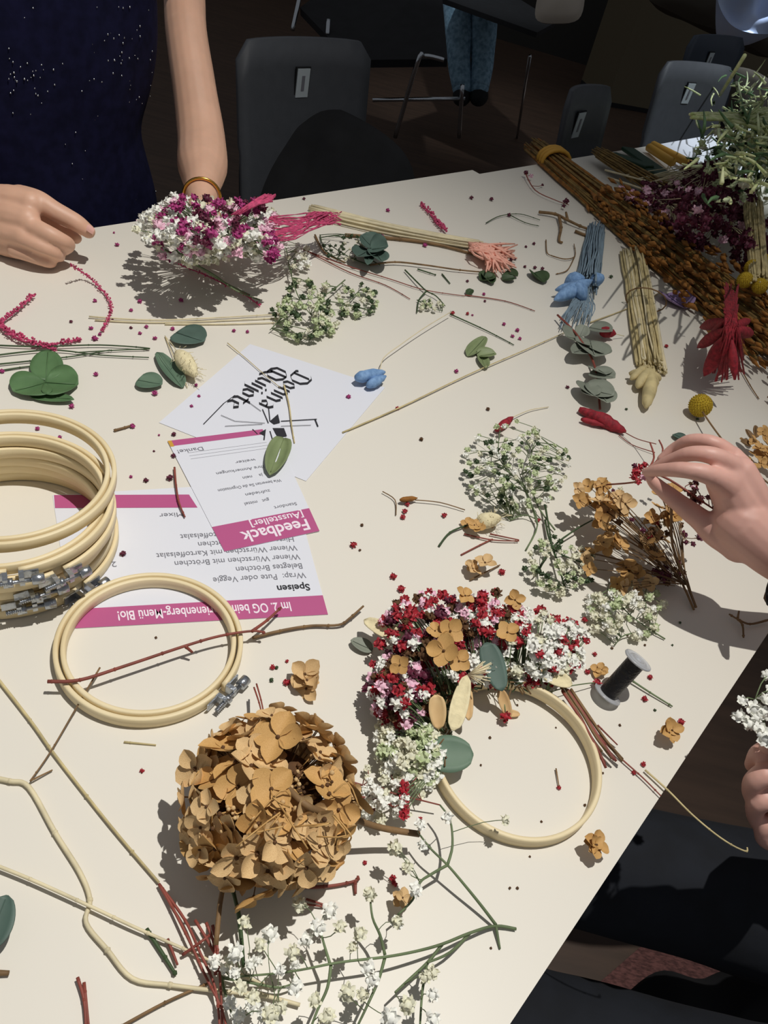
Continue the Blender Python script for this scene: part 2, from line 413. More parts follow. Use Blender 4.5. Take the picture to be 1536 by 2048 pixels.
# coat draped over the first chair
def drape(name, outline, t0, bulge, m, label, cat, n=18, seed=1, sub=2, amp=.02):
    """lumpy cloth body: closed lens-shaped solid whose outline follows the given points at its own distance"""
    random.seed(seed); c = sum((D(x, y, t0) for x, y in outline), Vector()) / len(outline)
    b = MB(); ring = [D(x, y, t0) for x, y in outline]; k = len(ring); rows = 6; vs_ = []; fs = []
    for sgn in (1, -1):
        base = len(vs_)
        for j in range(rows + 1):
            u = j / rows
            for p in ring:
                q = c.lerp(p, u); h = bulge * math.sqrt(max(0, 1 - u * u)) * sgn
                h += amp * (noise.noise(q * 9) ) * (u < 1)
                vs_.append(q - _F * h)
        for j in range(rows):
            for i in range(k):
                a = base + j * k + i; a2 = base + j * k + (i + 1) % k
                fs.append((a, a2, a2 + k, a + k) if sgn > 0 else (a, a + k, a2 + k, a2))
    b.add(vs_, fs, m); o = b.build(name, None, c)
    md = o.modifiers.new('s', 'SUBSURF'); md.levels = md.render_levels = sub
    return tag(o, label, cat)
drape('coat', [(480, 300), (485, 215), (520, 196), (580, 215), (640, 200), (720, 235), (790, 280), (830, 330), (838, 420), (760, 470), (600, 480), (470, 470)], 1.80, .05, 'black', 'black coat bunched over the dark chair behind the bare arm', 'coat')
drape('paper_bag', [(1065, 48), (1072, 10), (1080, -40), (1172, -40), (1170, 0), (1163, 46), (1120, 47)], 3.0, .04, 'bag', 'beige bag hanging at the top edge beside the dark background table', 'bag', amp=.01)
drape('plastic_bag', [(1432, 0), (1450, 40), (1475, 62), (1530, 72), (1600, 60), (1600, -60), (1430, -60)], 3.6, .12, 'blue_cloth', 'crumpled pale blue plastic at the top right corner', 'bag', amp=.22, seed=4)
drape('jacket', [(1280, 0), (1340, 20), (1385, 48), (1440, 58), (1500, 90), (1536, 120), (1600, 120), (1600, -80), (1280, -80)], 4.2, .10, 'coat', 'dark brown jacket behind the pale blue plastic', 'jacket', amp=.06, seed=5)
drape('backpack', [(1448, 128), (1490, 140), (1530, 165), (1600, 210), (1600, 300), (1500, 300), (1450, 250), (1440, 170)], 3.6, .10, 'coat', 'grey brown bag on the floor behind the green plant bunch', 'bag', amp=.03, seed=6)
# rug
def rug():
    q = [P(1170, 1990, -.735), P(1400, 1790, -.735), P(1700, 1700, -.735), P(1800, 2200, -.735), P(1250, 2300, -.735)]
    b = MB(); b.prism([(p.x, p.y) for p in q], 0.0, 0.008, 'rug'); tag(b.build('rug', smooth=False), 'reddish brown knitted rug on the floor at the lower right', 'rug')
rug()

# ------------------------------------------------------------------ people
def limb(b, pts, m, n=14, seg=5):
    """pts: (point, radius); smooth tapered limb with rounded ends"""
    ps = [Vector(p) for p, r in pts]; rs = [r for p, r in pts]
    c = curve(ps, seg); rr = []
    for i in range(len(ps) - 1):
        for k in range(seg): 
            t = k / seg; t = t * t * (3 - 2 * t); rr.append(rs[i] * (1 - t) + rs[i + 1] * t)
    rr.append(rs[-1])
    b.tube(c, rr, m, n); b.ball(c[0], rs[0], m, seg=12, ring=8); b.ball(c[-1], rs[-1], m, seg=12, ring=8)
def fuse(o, vox=.003, it=6, f=.6):
    r = o.modifiers.new('r', 'REMESH'); r.mode = 'VOXEL'; r.voxel_size = vox; r.use_smooth_shade = True
    s = o.modifiers.new('s', 'SMOOTH'); s.iterations = it; s.factor = f
def DR(px, py, t, rpx): return (D(px, py, t), rpx * t / FPX)
def nail(parent, p, d, nrm, L, wd):
    b = MB(); p = Vector(p); d = Vector(d).normalized(); nrm = Vector(nrm).normalized(); s_ = d.cross(nrm).normalized(); vs_ = []
    for i in range(5):
        for k in range(5):
            x = (k - 2) / 2; u = i / 4 - .5; e = math.sqrt(max(0, 1 - (abs(u) * 1.6) ** 4 * .5))
            vs_.append(p + d * L * u + s_ * wd * .5 * x * e + nrm * (.0012 - .0022 * x * x))
    b.add(vs_, [(i * 5 + k, i * 5 + k + 1, i * 5 + k + 6, i * 5 + k + 5) for i in range(4) for k in range(4)], 'nail'); b.build('fingernail', parent)

def person_shirt():
    Ce = P(108, 455, 0); tz = Ce + NX * 0.15; root = thing('person', (tz.x, tz.y, 0), 'person in sparkly navy top, bare arms, holding a pink and white bouquet', 'person')
    ax = AX.copy(); cx = tz
    def half(px, py, z):            # half width so that the right silhouette passes the pixel
        p = P(px, py, z); q = cx + Vector((0, 0, z))
        return max(.08, (p - q).dot(ax))
    rows = [(-.42, None, .15), (-.30, .24, .15), (-.16, .245, .14), (-.05, .242, .13), (.00, .235, .125), (.04, .222, .12), (.075, .208, .12), (.12, .228, .122), (.18, .240, .125), (.26, .242, .125), (.36, .232, .12), (.44, .19, .10), (.48, .08, .07)]
    b = MB(); vs_ = []; fs = []; n = 40
    for i, (z, hw, dp) in enumerate(rows):
        hw = hw or .19
        for k in range(n):
            a = 2 * math.pi * k / n
            fold = 1 + .02 * math.sin(a * 7 + z * 20) + .012 * math.sin(a * 13 - z * 31)
            vs_.append(Vector((cx.x, cx.y, TZ + z)) + ax * hw * math.cos(a) * fold + NX * dp * math.sin(a) * fold)
    for i in range(len(rows) - 1):
        for k in range(n): fs.append((i * n + k, i * n + (k + 1) % n, (i + 1) * n + (k + 1) % n, (i + 1) * n + k))
    fs.append(tuple(range(n))[::-1]); fs.append(tuple((len(rows) - 1) * n + k for k in range(n)))
    b.add(vs_, fs, 'navy'); sh = b.build('shirt', root); m = sh.modifiers.new('s', 'SUBSURF'); m.levels = m.render_levels = 2
    # glitter flecks worked into the fabric
    g = MB(); random.seed(9)
    for i in range(190):
        if i % 2: px, py = random.gauss(60, 45), random.gauss(130, 60)
        else: px, py = U(0, 320), U(10, 400)
        if i % 3 == 0: px, py = random.gauss(240, 40), random.gauss(140, 60)
        # point on the torso surface: march the ray into the ellipse column
        d = ray(px, py); hit = None
        for k in range(400):
            q = CAM + d * (0.5 + k * .004); z = q.z - TZ; rl = (q - cx); 
            j = [r_ for r_ in rows if r_[0] <= z]; 
            if not j or z > .44: continue
            j0 = j[-1]; j1 = rows[min(rows.index(j0) + 1, len(rows) - 1)]; tt = (z - j0[0]) / max(1e-6, (j1[0] - j0[0]))
            hw = (j0[1] or .19) * (1 - tt) + (j1[1] or .19) * tt; dp = j0[2] * (1 - tt) + j1[2] * tt
            if (rl.dot(ax) / hw) ** 2 + (rl.dot(NX) / dp) ** 2 < 1.0: hit = q; break
        if hit is not None: g.ball(hit, U(.0007, .0015), 'steel', seg=5, ring=3)
    o = g.build('sequins', sh)
    tag(o, None, None, None, 'stuff')
    # body: trunk core, both arms, hands
    b = MB()
    core = Vector((cx.x, cx.y, TZ))
    b.ball(core + Vector((0, 0, .05)), 1, 'skin', rx=(.10, .10, .36), seg=16, ring=12)
    sh_r = core + ax * .22 + Vector((0, 0, .40)); sh_l = core - ax * .22 + Vector((0, 0, .40))
    t1 = depth(P(360, 330, .05)) + .03
    el = DR(402, 300, t1, 50)
    limb(b, [(core + Vector((0, 0, .34)), .05), (sh_r, .048), DR(360, -60, t1 + .02, 42), DR(372, 60, t1 + .01, 41), DR(388, 170, t1, 43), DR(402, 270, t1 - .01, 47), DR(405, 325, t1 - .04, 50), DR(404, 380, t1 - .10, 34), DR(402, 415, t1 - .14, 26), DR(405, 440, t1 - .17, 28)], 'skin', 18)
    # fingers of the hand round the bouquet stems
    tb = t1 - .17
    for dx, L in ((-26, 62), (-9, 70), (9, 66), (26, 50)):
        limb(b, [DR(405 + dx * .7, 430, tb, 11), DR(405 + dx, 452, tb - .01, 9.5), DR(405 + dx * 1.1, 430 + L, tb + .03, 9), DR(403 + dx, 445 + L, tb + .06, 8)], 'skin', 10, 3)
    limb(b, [DR(440, 425, tb, 12), DR(462, 450, tb, 10), DR(455, 478, tb + .01, 8.5)], 'skin', 10, 3)
    # left-hand side arm, comes in from outside the picture
    tl = depth(P(60, 440, .05))
    limb(b, [(core + Vector((0, 0, .34)), .05), (sh_l, .048), (core - ax * .30 + Vector((0, 0, .12)) - NX * .02, .045), (D(-190, 350, tl - .02), .040), DR(-100, 385, tl - .01, 46), DR(-40, 415, tl - .005, 42), DR(-5, 430, tl, 44)], 'skin', 18)
    H = [  # (points: px,py,dt,rpx)
        [(-20, 405, 0, 34), (20, 400, -.005, 30), (62, 408, -.01, 27)],
        [(-20, 430, 0, 34), (20, 432, -.01, 30), (55, 440, -.015, 26)],
        [(-20, 455, 0, 32), (15, 462, -.005, 28), (45, 470, -.01, 25)],
        [(-20, 475, .01, 26), (10, 488, .01, 24), (35, 496, .01, 22)],
        [(40, 392, 0, 22), (75, 402, -.005, 22), (112, 424, 0, 20), (150, 444, .01, 18), (177, 463, .02, 14)],   # index
        [(52, 446, -.014, 20), (92, 465, -.018, 17), (124, 481, -.008, 15), (138, 490, .008, 13), (130, 500, .02, 11)],
        [(40, 474, -.012, 18), (78, 491, -.014, 15.5), (110, 505, -.004, 13.5), (120, 513, .012, 11)],
        [(30, 500, .0, 16), (64, 512, -.002, 14), (94, 523, .004, 12.5), (104, 526, .018, 10)],
        [(60, 425, .02, 20), (105, 447, .035, 18), (140, 466, .04, 15), (152, 476, .04, 12)]]                     # thumb
    for f in H: limb(b, [DR(x, y, tl + dt, r_) for x, y, dt, r_ in f], 'skin', 12, 4)
    body = b.build('body', root); fuse(body, .0024, 3, .5)
    nail(body, D(181, 458, tl + .005), D(190, 466, tl + .01) - D(170, 452, tl), -ray(181, 458) + _UP * .5, .010, .009)
    # trousers under the table
    b = MB(); hip = Vector((cx.x, cx.y, .46))
    limb(b, [(hip + Vector((0, 0, .06)), .15), (hip - ax * .08 - NX * .05, .13), (hip - ax * .09 - NX * .22, .085), (hip - ax * .09 - NX * .38, .07)], 'black', 16)
    limb(b, [(hip + ax * .08 - NX * .05, .13), (hip + ax * .09 - NX * .22, .085), (hip + ax * .09 - NX * .38, .07)], 'black', 16)
    for s_ in (-1, 1): limb(b, [(hip + ax * .09 * s_ - NX * .40, .07), (hip + ax * .09 * s_ - NX * .40 + Vector((0, 0, -.2)), .06), (Vector((cx.x, cx.y, 0.07)) + ax * .09 * s_ - NX * .38, .05)], 'black', 14)
    o = b.build('trousers', root); fuse(o, .012, 4)
    # gold bracelet
    b = MB(); c = D(404, 392, t1 - .115); nn = (D(402, 415, t1 - .14) - D(404, 370, t1 - .09)).normalized(); u = nn.orthogonal().normalized(); v = nn.cross(u)
    b.tube([c + (u * math.cos(a) + v * math.sin(a)) * .0255 for a in [i * math.pi / 16 for i in range(33)]], .0022, 'gold', 8, False)
    b.build('bracelet', root)
    return root
person_shirt()

def person_right():
    """seated at the right edge, out of frame apart from both hands and the lap"""
    root = thing('person', (1.02, .45, 0), 'person at the right edge in dark trousers, fingers pinching a red twig', 'person')
    b = MB(); t = depth(P(1420, 1020, .115))
    th = t - .01
    # forearm and hand over the table
    sh = Vector((1.12, .62, TZ + .42))
    limb(b, [(Vector((1.12, .40, TZ + .10)), .10), (Vector((1.12, .40, TZ + .30)), .09), (sh, .05), (Vector((.98, .72, TZ + .16)), .045), DR(1850, 1250, t + .06, 62), DR(1680, 1175, t + .02, 60), DR(1590, 1128, t, 54), DR(1530, 1090, t - .01, 54), DR(1480, 1045, t - .01, 58)], 'skin2', 18)
    F = [  # palm rays
        [(1520, 1075, 0, 44), (1480, 1010, -.012, 46), (1452, 960, -.02, 40)],
        [(1535, 1060, 0, 40), (1500, 990, -.015, 36), (1480, 945, -.02, 32)],
        [(1505, 1085, .005, 44), (1475, 1055, 0, 38)],
        [(1510, 1000, -.01, 30), (1488, 950, -.015, 28), (1462, 915, -.01, 24)],
        # index
        [(1462, 975, -.02, 34), (1418, 950, -.042, 20), (1370, 940, -.042, 17), (1326, 940, -.028, 14), (1293, 944, -.012, 10)],
        # middle
        [(1478, 945, -.018, 28), (1436, 915, -.034, 19), (1386, 907, -.030, 16), (1342, 920, -.014, 13), (1304, 938, .0, 9)],
        # ring
        [(1468, 920, -.008, 22), (1430, 888, -.018, 16), (1384, 881, -.008, 14), (1350, 896, .008, 12), (1322, 918, .014, 9)],
        # little finger tucked behind
        [(1480, 925, .012, 18), (1440, 888, .016, 13), (1402, 884, .030, 11), (1368, 898, .038, 9)],
        # thumb
        [(1480, 1085, .0, 42), (1440, 1068, .0, 32), (1392, 1032, .002, 22), (1348, 998, .004, 18), (1314, 970, .0, 14), (1300, 956, -.002, 10)]]
    for f in F: limb(b, [DR(x, y, t + dt, r_) for x, y, dt, r_ in f], 'skin2', 14, 4)
    # second hand at the right border, under the tabletop edge
    t2 = .60
    limb(b, [(Vector((1.10, .30, TZ + .10)), .09), (Vector((1.05, .22, TZ + .38)), .05), (Vector((.92, .12, TZ + .06)), .045), DR(1790, 1690, t2 + .05, 66), DR(1640, 1640, t2 + .02, 60), DR(1590, 1600, t2, 60)], 'skin2', 18)
    for f in ([(1590, 1560, 0, 44), (1550, 1510, -.01, 26), (1522, 1508, -.01, 22), (1505, 1530, 0, 16)],
              [(1590, 1590, 0, 44), (1545, 1550, -.02, 26), (1512, 1560, -.02, 22), (1502, 1585, -.01, 18), (1516, 1608, 0, 15)],
              [(1590, 1620, 0, 44), (1548, 1600, -.015, 24), (1516, 1605, -.015, 22), (1510, 1632, -.005, 17), (1522, 1655, .005, 14)],
              [(1600, 1640, 0, 40), (1562, 1645, -.005, 22), (1532, 1652, -.005, 20), (1526, 1676, 0, 16), (1545, 1692, .01, 13)],
              [(1600, 1560, -.01, 34), (1575, 1500, -.03, 24), (1548, 1486, -.035, 20), (1532, 1494, -.03, 15)]):
        limb(b, [DR(x, y, t2 + dt, r_) for x, y, dt, r_ in f], 'skin2', 12, 4)
    body = b.build('body', root); fuse(body, .0017, 4, .5)
    nail(body, D(1300, 950, t - .014), D(1290, 942, t) - D(1315, 962, t), -ray(1300, 950), .009, .008)
    # bracelet at the wrist
    b = MB(); c = D(1556, 1178, t + .01); b.ball(c, .010, 'black', seg=10, ring=6); b.ball(D(1546, 1195, t + .01), .008, 'brown', seg=10, ring=6)
    b.tube(curve([D(1545, 1160, t + .03), D(1538, 1180, t), D(1545, 1205, t - .02), D(1600, 1100, t - .045)], 4), .003, 'black'); b.build('bracelet', root)
    # dark trousers: thighs running under the table, shins to the floor
    b = MB(); z0 = -.22
    A = [P(1900, 1900, z0), P(1600, 1830, z0 - .01), P(1330, 1760, z0 - .02), P(1060, 1700, z0 - .03)]
    limb(b, [(A[0], .09), (A[1], .075), (A[2], .068), (A[3], .062)], 'trouser', 20)
    Bp = [P(1900, 2330, z0 - .02), P(1500, 2230, z0 - .06), P(1250, 2130, z0 - .10), P(1020, 2060, z0 - .12)]
    limb(b, [(Bp[0], .10), (Bp[1], .075), (Bp[2], .065), (Bp[3], .06)], 'trouser', 20)
    for q in (A[3], Bp[3]): limb(b, [(q, .068), (Vector((q.x - .03, q.y + .02, .30)), .058), (Vector((q.x - .02, q.y, .06)), .045)], 'trouser', 16)
    limb(b, [(A[0], .11), (Vector((1.12, .42, .52)), .15), (Vector((1.12, .40, .72)), .12)], 'trouser', 16)
    o = b.build('trousers', root); fuse(o, .006, 4)
    md = T['trouser']
    b = MB(); 
    for q in (A[3], Bp[3]): b.ball(Vector((q.x - .08, q.y + .02, .04)), 1, 'black', rx=(.12, .045, .04), seg=14, ring=8)
    b.build('shoes', root)
    b = MB(); limb(b, [(Vector((1.12, .41, TZ - .02)), .15), (Vector((1.12, .41, TZ + .18)), .15), (Vector((1.12, .45, TZ + .36)), .11)], 'black', 20); o = b.build('top', root); fuse(o, .01, 4)
    return root
person_right()
def bag_floor():
    drape('handbag', [(1190, 2060), (1250, 1990), (1330, 1930), (1420, 1990), (1500, 1960), (1600, 1900), (1640, 2100), (1400, 2160), (1200, 2200)], 1.10, .05, 'black', 'black bag on the floor at the bottom right corner', 'bag', amp=.02, seed=8)
bag_floor()
def person_jeans():
    t = 4.0; root = thing('person', P(940, 270, -.74), 'person standing in the background in pale blue jeans, seen from the thighs down', 'person')
    b = MB(); g = MB()
    for x0, x1, x2 in ((912, 918, 924), (972, 965, 958)):
        limb(g, [(D(x0, -200, t - .1), .085), (D(x0, -40, t - .05), .08), (D(x1, 60, t), .075), (D(x1, 120, t + .02), .060), (D(x2, 175, t + .04), .052)], 'jeans', 16)
        limb(b, [(D(x0, -100, t), .05), (D(x1, 60, t), .045), (D(x2, 190, t + .05), .035)], 'skin', 12)
        s_ = MB(); q = D(x2, 192, t + .06); s_.ball(q, 1, 'black', rx=(.05, .11, .045), seg=14, ring=8); s_.build('shoe', root)
    b.build('body', root); g.build('jeans', root)
person_jeans()

# ------------------------------------------------------------------ papers and print
def lerp2(q, u, v):     # q: reading TL, TR, BR, BL ; u right, v down
    a = q[0].lerp(q[1], u); c = q[3].lerp(q[2], u); return a.lerp(c, v)
def sheet(name, q, z, label, cat='paper'):
    """q in pixels: reading TL, TR, BR, BL"""
    W4 = [P(x, y, z) for x, y in q]
    c = sum(W4, Vector()) / 4
    b = MB(); b.prism([(p.x, p.y) for p in (W4 if (W4[1] - W4[0]).cross(W4[2] - W4[1]).z > 0 else W4[::-1])], TZ + z - .0004, TZ + z, 'paper')
    root = b.build(name, None, c, smooth=False); tag(root, label, cat); return root, W4
def band(root, W4, u0, v0, u1, v1, m, name='printed_bar', dz=.00015, skew=0):
    b = MB(); up = Vector((0, 0, dz)); k = 1
    b.quad(lerp2(W4, u0, v1) + up, lerp2(W4, u1, v1) + up, lerp2(W4, u1, v0) + up, lerp2(W4, u0, v0) + up, m)
    return b.build(name, root, smooth=False)
_tc = {}
def text(root, W4, s, u, v, h, m, dz=.0003, bold=0.0, wscale=1.0, name='printed_text', u_end=None):
    cu = bpy.data.curves.new('t', 'FONT'); cu.body = s; cu.size = 1; cu.offset = bold; cu.resolution_u = 3
    o = bpy.data.objects.new('t', cu); COL.objects.link(o)
    dg = bpy.context.evaluated_depsgraph_get(); me = bpy.data.meshes.new_from_object(o.evaluated_get(dg))
    vs_ = [v_.co.copy() for v_ in me.vertices]; fs = [tuple(f.vertices) for f in me.polygons]
    bpy.data.objects.remove(o); bpy.data.curves.remove(cu); bpy.data.meshes.remove(me)
    Wd = (W4[1] - W4[0]).length; Hd = (W4[3] - W4[0]).length
    wx = max(p.x for p in vs_); k = h * Hd
    if u_end is not None: wscale = (u_end - u) * Wd / (wx * k)
    b = MB(); up = Vector((0, 0, dz))
    b.add([lerp2(W4, u + p.x * k * wscale / Wd, v - p.y * k / Hd) + up for p in vs_], fs, m)
    return b.build(name, root, smooth=False)
# menu sheet (upside down)
menu, W4 = sheet('menu_sheet', [(656, 1229), (145, 1257), (105, 990), (583, 962)], .0006, 'white printed menu sheet with magenta bars, half under the hoops, upside down', 'paper')
band(menu, W4, 0, 0, 1, .125, 'magenta')
text(menu, W4, 'Im 2. OG beim Marienenberg-Menü Blo!', .145, .092, .085, 'wink', bold=.015, u_end=.83)
text(menu, W4, 'Speisen', .045, .205, .062, 'ink', bold=.02, wscale=.9)
for i, s in enumerate(['Wrap:  Pute oder Veggie', 'Belegtes Brötchen', 'Wiener Würstchen mit Brötchen', 'Wiener Würstchen mit Kartoffelsalat', 'Hirtenrollen mit Brötchen', 'Hirtenrollen mit Kartoffelsalat', 'Salatteller']):
    text(menu, W4, s, .05 + .002 * i, .285 + i * .066, .056, 'greyink', wscale=.82)
text(menu, W4, '3,50', .835, .285, .07, 'greyink')
for i in range(3): text(menu, W4, '2,50', .80, .60 - i * .08, .055, 'greyink')
text(menu, W4, 'Mixer', .50, .79, .05, 'greyink')
b = MB()
def bar_px(root, pts, m, z=.00085):
    b = MB(); b.add([P(x, y, z) for x, y in pts], [tuple(range(len(pts)))], m); return b.build('printed_bar', root, smooth=False)
bar_px(menu, [(110, 1016), (395, 1015), (378, 989), (108, 990)], 'magenta')
# card (rotated)
card, K4 = sheet('info_card', [(770, 775), (612, 962), (318, 845), (500, 688)], .0007, 'white card with black letter title and windmill drawing, turned corner-wise', 'card')
# feedback sheet
fb, F4 = sheet('feedback_sheet', [(639, 1062), (449, 1103), (335, 882), (545, 856)], .0013, 'white feedback form with magenta heading lying across the menu sheet', 'paper')
band(fb, F4, 0, 0, 1, .20, 'magenta')
text(fb, F4, 'Feedback', .07, .115, .125, 'wink', bold=.02, u_end=.78)
text(fb, F4, '[Aussteller]', .08, .185, .075, 'wink', bold=.012, u_end=.64)
band(fb, F4, .10, .945, .965, 1.0, 'magenta'); band(fb, F4, .965, .94, 1.0, 1.0, 'band')
text(fb, F4, 'Danke!', .72, .90, .05, 'greyink')
for i, (u0, u1, s) in enumerate([(.1, .34, 'Standort'), (.35, .6, 'gut   mittel'), (.30, .55, 'zufrieden'), (.15, .78, 'Wie bewerten Sie die Organisation'), (.30, .5, 'ja    nein'), (.25, .72, 'Ihre Anmerkungen'), (.3, .5, 'weiter')]):
    text(fb, F4, s, u0, .27 + i * .075, .038, 'greyink', u_end=u1)
for i in range(3): band(fb, F4, .12, .80 + i * .03, .88, .802 + i * .03, 'greyink')
# broad-nib title on the card
GL = {
 'o': [[(0, .2), (0, .8), (.25, 1), (.5, .8), (.5, .2), (.25, 0), (0, .2)]],
 'n': [[(0, 0), (0, 1)], [(0, .82), (.25, 1), (.5, .8), (.5, 0), (.6, .08)]],
 'a': [[(.05, .85), (.25, 1), (.5, .8), (.5, 0), (.6, .08)], [(.5, .55), (.2, .5), (0, .25), (.2, 0), (.5, .2)]],
 'u': [[(0, 1), (0, .2), (.25, 0), (.5, .2)], [(.5, 1), (.5, 0), (.6, .08)]],
 'i': [[(0, 1), (0, 0), (.1, .08)], [(-.03, 1.35), (.05, 1.27)]],
 'j': [[(.1, 1), (.1, -.3), (-.15, -.5)], [(.07, 1.35), (.15, 1.27)]],
 't': [[(.15, 1.35), (.12, .2), (.3, 0), (.5, .1)], [(-.1, 1), (.45, 1)]],
 'e': [[(.5, .2), (.25, 0), (0, .2), (0, .8), (.25, 1), (.5, .75), (.05, .45)]],
 'D': [[(.25, 0), (.25, 1.35)], [(-.1, 1.25), (.15, 1.5), (.7, 1.5), (1.05, 1.1), (1.05, .4), (.7, 0), (0, 0), (-.1, .15)]],
 'Q': [[(.35, 0), (0, .3), (0, 1.1), (.35, 1.5), (.75, 1.5), (1.1, 1.15), (1.1, .35), (.75, 0), (.35, 0)], [(.45, 1.5), (.5, .1)], [(.5, .3), (.9, -.1), (1.3, -.25)]]}
GW = {'i': .3, 'j': .35, 'D': 1.35, 'Q': 1.5, 't': .62}
def nib_text(root, s, px0, px1, h_px, z=.0011):
    """letters run from px0 to px1 on the card, drawn with a slanted nib"""
    a = P(*px0, z); c = P(*px1, z); dx = (c - a).normalized(); dy = Vector((-dx.y, dx.x, 0)); tot = sum(GW.get(ch, .85) for ch in s); k = (c - a).length / tot
    hk = h_px; b = MB(); x = 0; nb = Vector((.10, .085))
    for ch in s:
        for st in GL[ch]:
            for (x0, y0), (x1, y1) in zip(st[:-1], st[1:]):
                q = [(x0 - nb.x, y0 - nb.y), (x0 + nb.x, y0 + nb.y), (x1 + nb.x, y1 + nb.y), (x1 - nb.x, y1 - nb.y)]
                b.add([a + dx * (x + u) * k + dy * v * hk for u, v in q], [(0, 1, 2, 3)], 'ink')
        x += GW.get(ch, .85)
    return b.build('printed_title', root, smooth=False)
nib_text(card, 'Donna', (592, 742), (512, 812), .0155)
nib_text(card, 'Quijote', (548, 733), (442, 812), .0150)
def lines_px(root, segs, m, wd, z=.0012, name='printed_drawing'):
    b = MB()
    for s_ in segs:
        a, c = P(s_[0], s_[1], z), P(s_[2], s_[3], z); d = (c - a).normalized(); n_ = Vector((-d.y, d.x, 0)) * (s_[4] if len(s_) > 4 else wd) / 2
        b.quad(a - n_, c - n_, c + n_, a + n_, m)
    return b.build(name, root, smooth=False)
def shapes_px(root, polys, m, z=.0016, name='printed_drawing'):
    b = MB()
    for q in polys: b.add([P(x, y, z) for x, y in q], [tuple(range(len(q)))], m)
    return b.build(name, root, smooth=False)
lines_px(card, [(407, 848, 448, 806, .0009), (448, 806, 470, 790, .0006), (442, 830, 470, 842), (470, 842, 530, 846), (450, 852, 525, 848), (525, 818, 537, 846, .001), (537, 812, 540, 842, .001), (500, 806, 522, 822), (562, 842, 634, 838, .0012), (562, 852, 622, 850), (630, 838, 636, 853, .0016), (540, 862, 548, 890, .0012), (530, 863, 528, 880, .0014), (505, 858, 515, 868, .001)], 'ink', .0007, z=.0018)
shapes_px(card, [[(540, 842), (556, 828), (560, 845), (548, 848)], [(545, 856), (568, 856), (574, 872), (556, 874)], [(518, 866), (532, 858), (530, 872)]], 'ink', z=.0019)

# ------------------------------------------------------------------ hoops
def ring_mesh(b, c, r0, r1, z0, z1, m, q=None, gap=None, n=96):
    bev = .0008; prof = [(r0, z0 + bev), (r0, z1 - bev), (r0 + bev, z1), (r1 - bev, z1), (r1, z1 - bev), (r1, z0 + bev), (r1 - bev, z0), (r0 + bev, z0)]
    a0 = 0; a1 = 2 * math.pi; closed = gap is None
    if gap: a0 = gap[0] + gap[1]; a1 = gap[0] - gap[1] + 2 * math.pi
    vs_ = []; fs = []; N = n if closed else n + 1
    for i in range(N):
        a = a0 + (a1 - a0) * i / n
        for r_, z in prof:
            v = Vector((r_ * math.cos(a), r_ * math.sin(a), z)); 
            if q: v = q @ v
            vs_.append(c + v)
    k = len(prof)
    for i in range(n if closed else n):
        j = (i + 1) % N
        for e in range(k): fs.append((i * k + e, j * k + e, j * k + (e + 1) % k, i * k + (e + 1) % k))
    if not closed: fs.append(tuple(range(k))); fs.append(tuple((N - 1) * k + e for e in range(k))[::-1])
    b.add(vs_, fs, m)
def hoop(px, py, z, dia, label, group=None, h=.0105, sa=None, q=None, double=True, name='embroidery_hoop', root=None):
    c = P(px, py, z + h / 2); c.z = TZ + z
    root = root or thing(name, c, label, 'embroidery hoop', group)
    r = dia / 2
    b = MB(); ring_mesh(b, c, r - .0092, r - .0054, 0, h, 'wood', q); b.build('inner_ring', root)
    if double:
        b = MB(); ring_mesh(b, c, r - .0038, r, .0004, h - .0003, 'wood', q, gap=(sa, .05)); b.build('outer_ring', root)
        # screw assembly
        rd = Vector((math.cos(sa), math.sin(sa), 0)); tg = Vector((-rd.y, rd.x, 0)); zc = Vector((0, 0, h * .5))
        if q: rd, tg, zc = q @ rd, q @ tg, q @ zc
        s_ = MB(); cc = c + rd * (r + .007) + zc
        s_.tube([cc - tg * .015, cc + tg * .012], .0016, 'screw', 8)
        for i in range(9): s_.tube([cc - tg * (.015 - i * .0016), cc - tg * (.0144 - i * .0016)], .0021, 'screw', 8)
        s_.tube([cc + tg * .012, cc + tg * .0125, cc + tg * .0205, cc + tg * .021], [.003, .0042, .0042, .003], 'screw', 14)
        sc = s_.build('screw', root)
        for sg in (-1, 1):
            k = MB(); pc = c + rd * (r + .003) + tg * sg * .0055 + zc
            k.box(pc, .010, .0035, h * .8, 'screw', rd, tg); k.box(c + rd * (r + .0005) + tg * sg * .011 + zc, .0012, .013, h * .7, 'screw', rd, tg)
            k.build('bracket', root, smooth=False)
        k = MB(); k.tube([cc - tg * .004, cc - tg * .0005], .0036, 'screw', 6); k.build('nut', sc)
    return root
hoop(302, 1288, .0012, .142, 'beech embroidery hoop lying alone below the stack, a twig across it', sa=math.atan2(*reversed((P(468, 1400) - P(302, 1288)).xy)))
CXs, CYs = 18, 1078
stack = [(14, 1098, .001, .172, 'bottom hoop of the stack at the left edge, resting on the table', -.42),
         (10, 1092, .0125, .168, 'second hoop from the bottom of the stack at the left edge', -.92),
         (6, 1088, .024, .166, 'middle hoop of the stack at the left edge', -.78),
         (4, 1086, .0355, .166, 'fourth hoop from the bottom of the stack at the left edge', -.62),
         (2, 1088, .047, .166, 'fifth hoop of the stack, directly under the loose topmost one', -1.0)]
for x, y, z, d, lab, sa in stack:
    c = P(x, y, 0); 
    o = hoop(x, y, z, d, lab, 'hoops stacked at the left edge', sa=sa)
    # stack stands upright: move to the common foot position
    f = P(26, 1088, 0) + Vector((U(-.003, .003), U(-.003, .003), 0)); o.location = (f.x, f.y, TZ + z)
o = hoop(18, 950, .0585, .166, 'topmost hoop of the stack, pushed back so the table shows through it', None, sa=math.pi * .9)

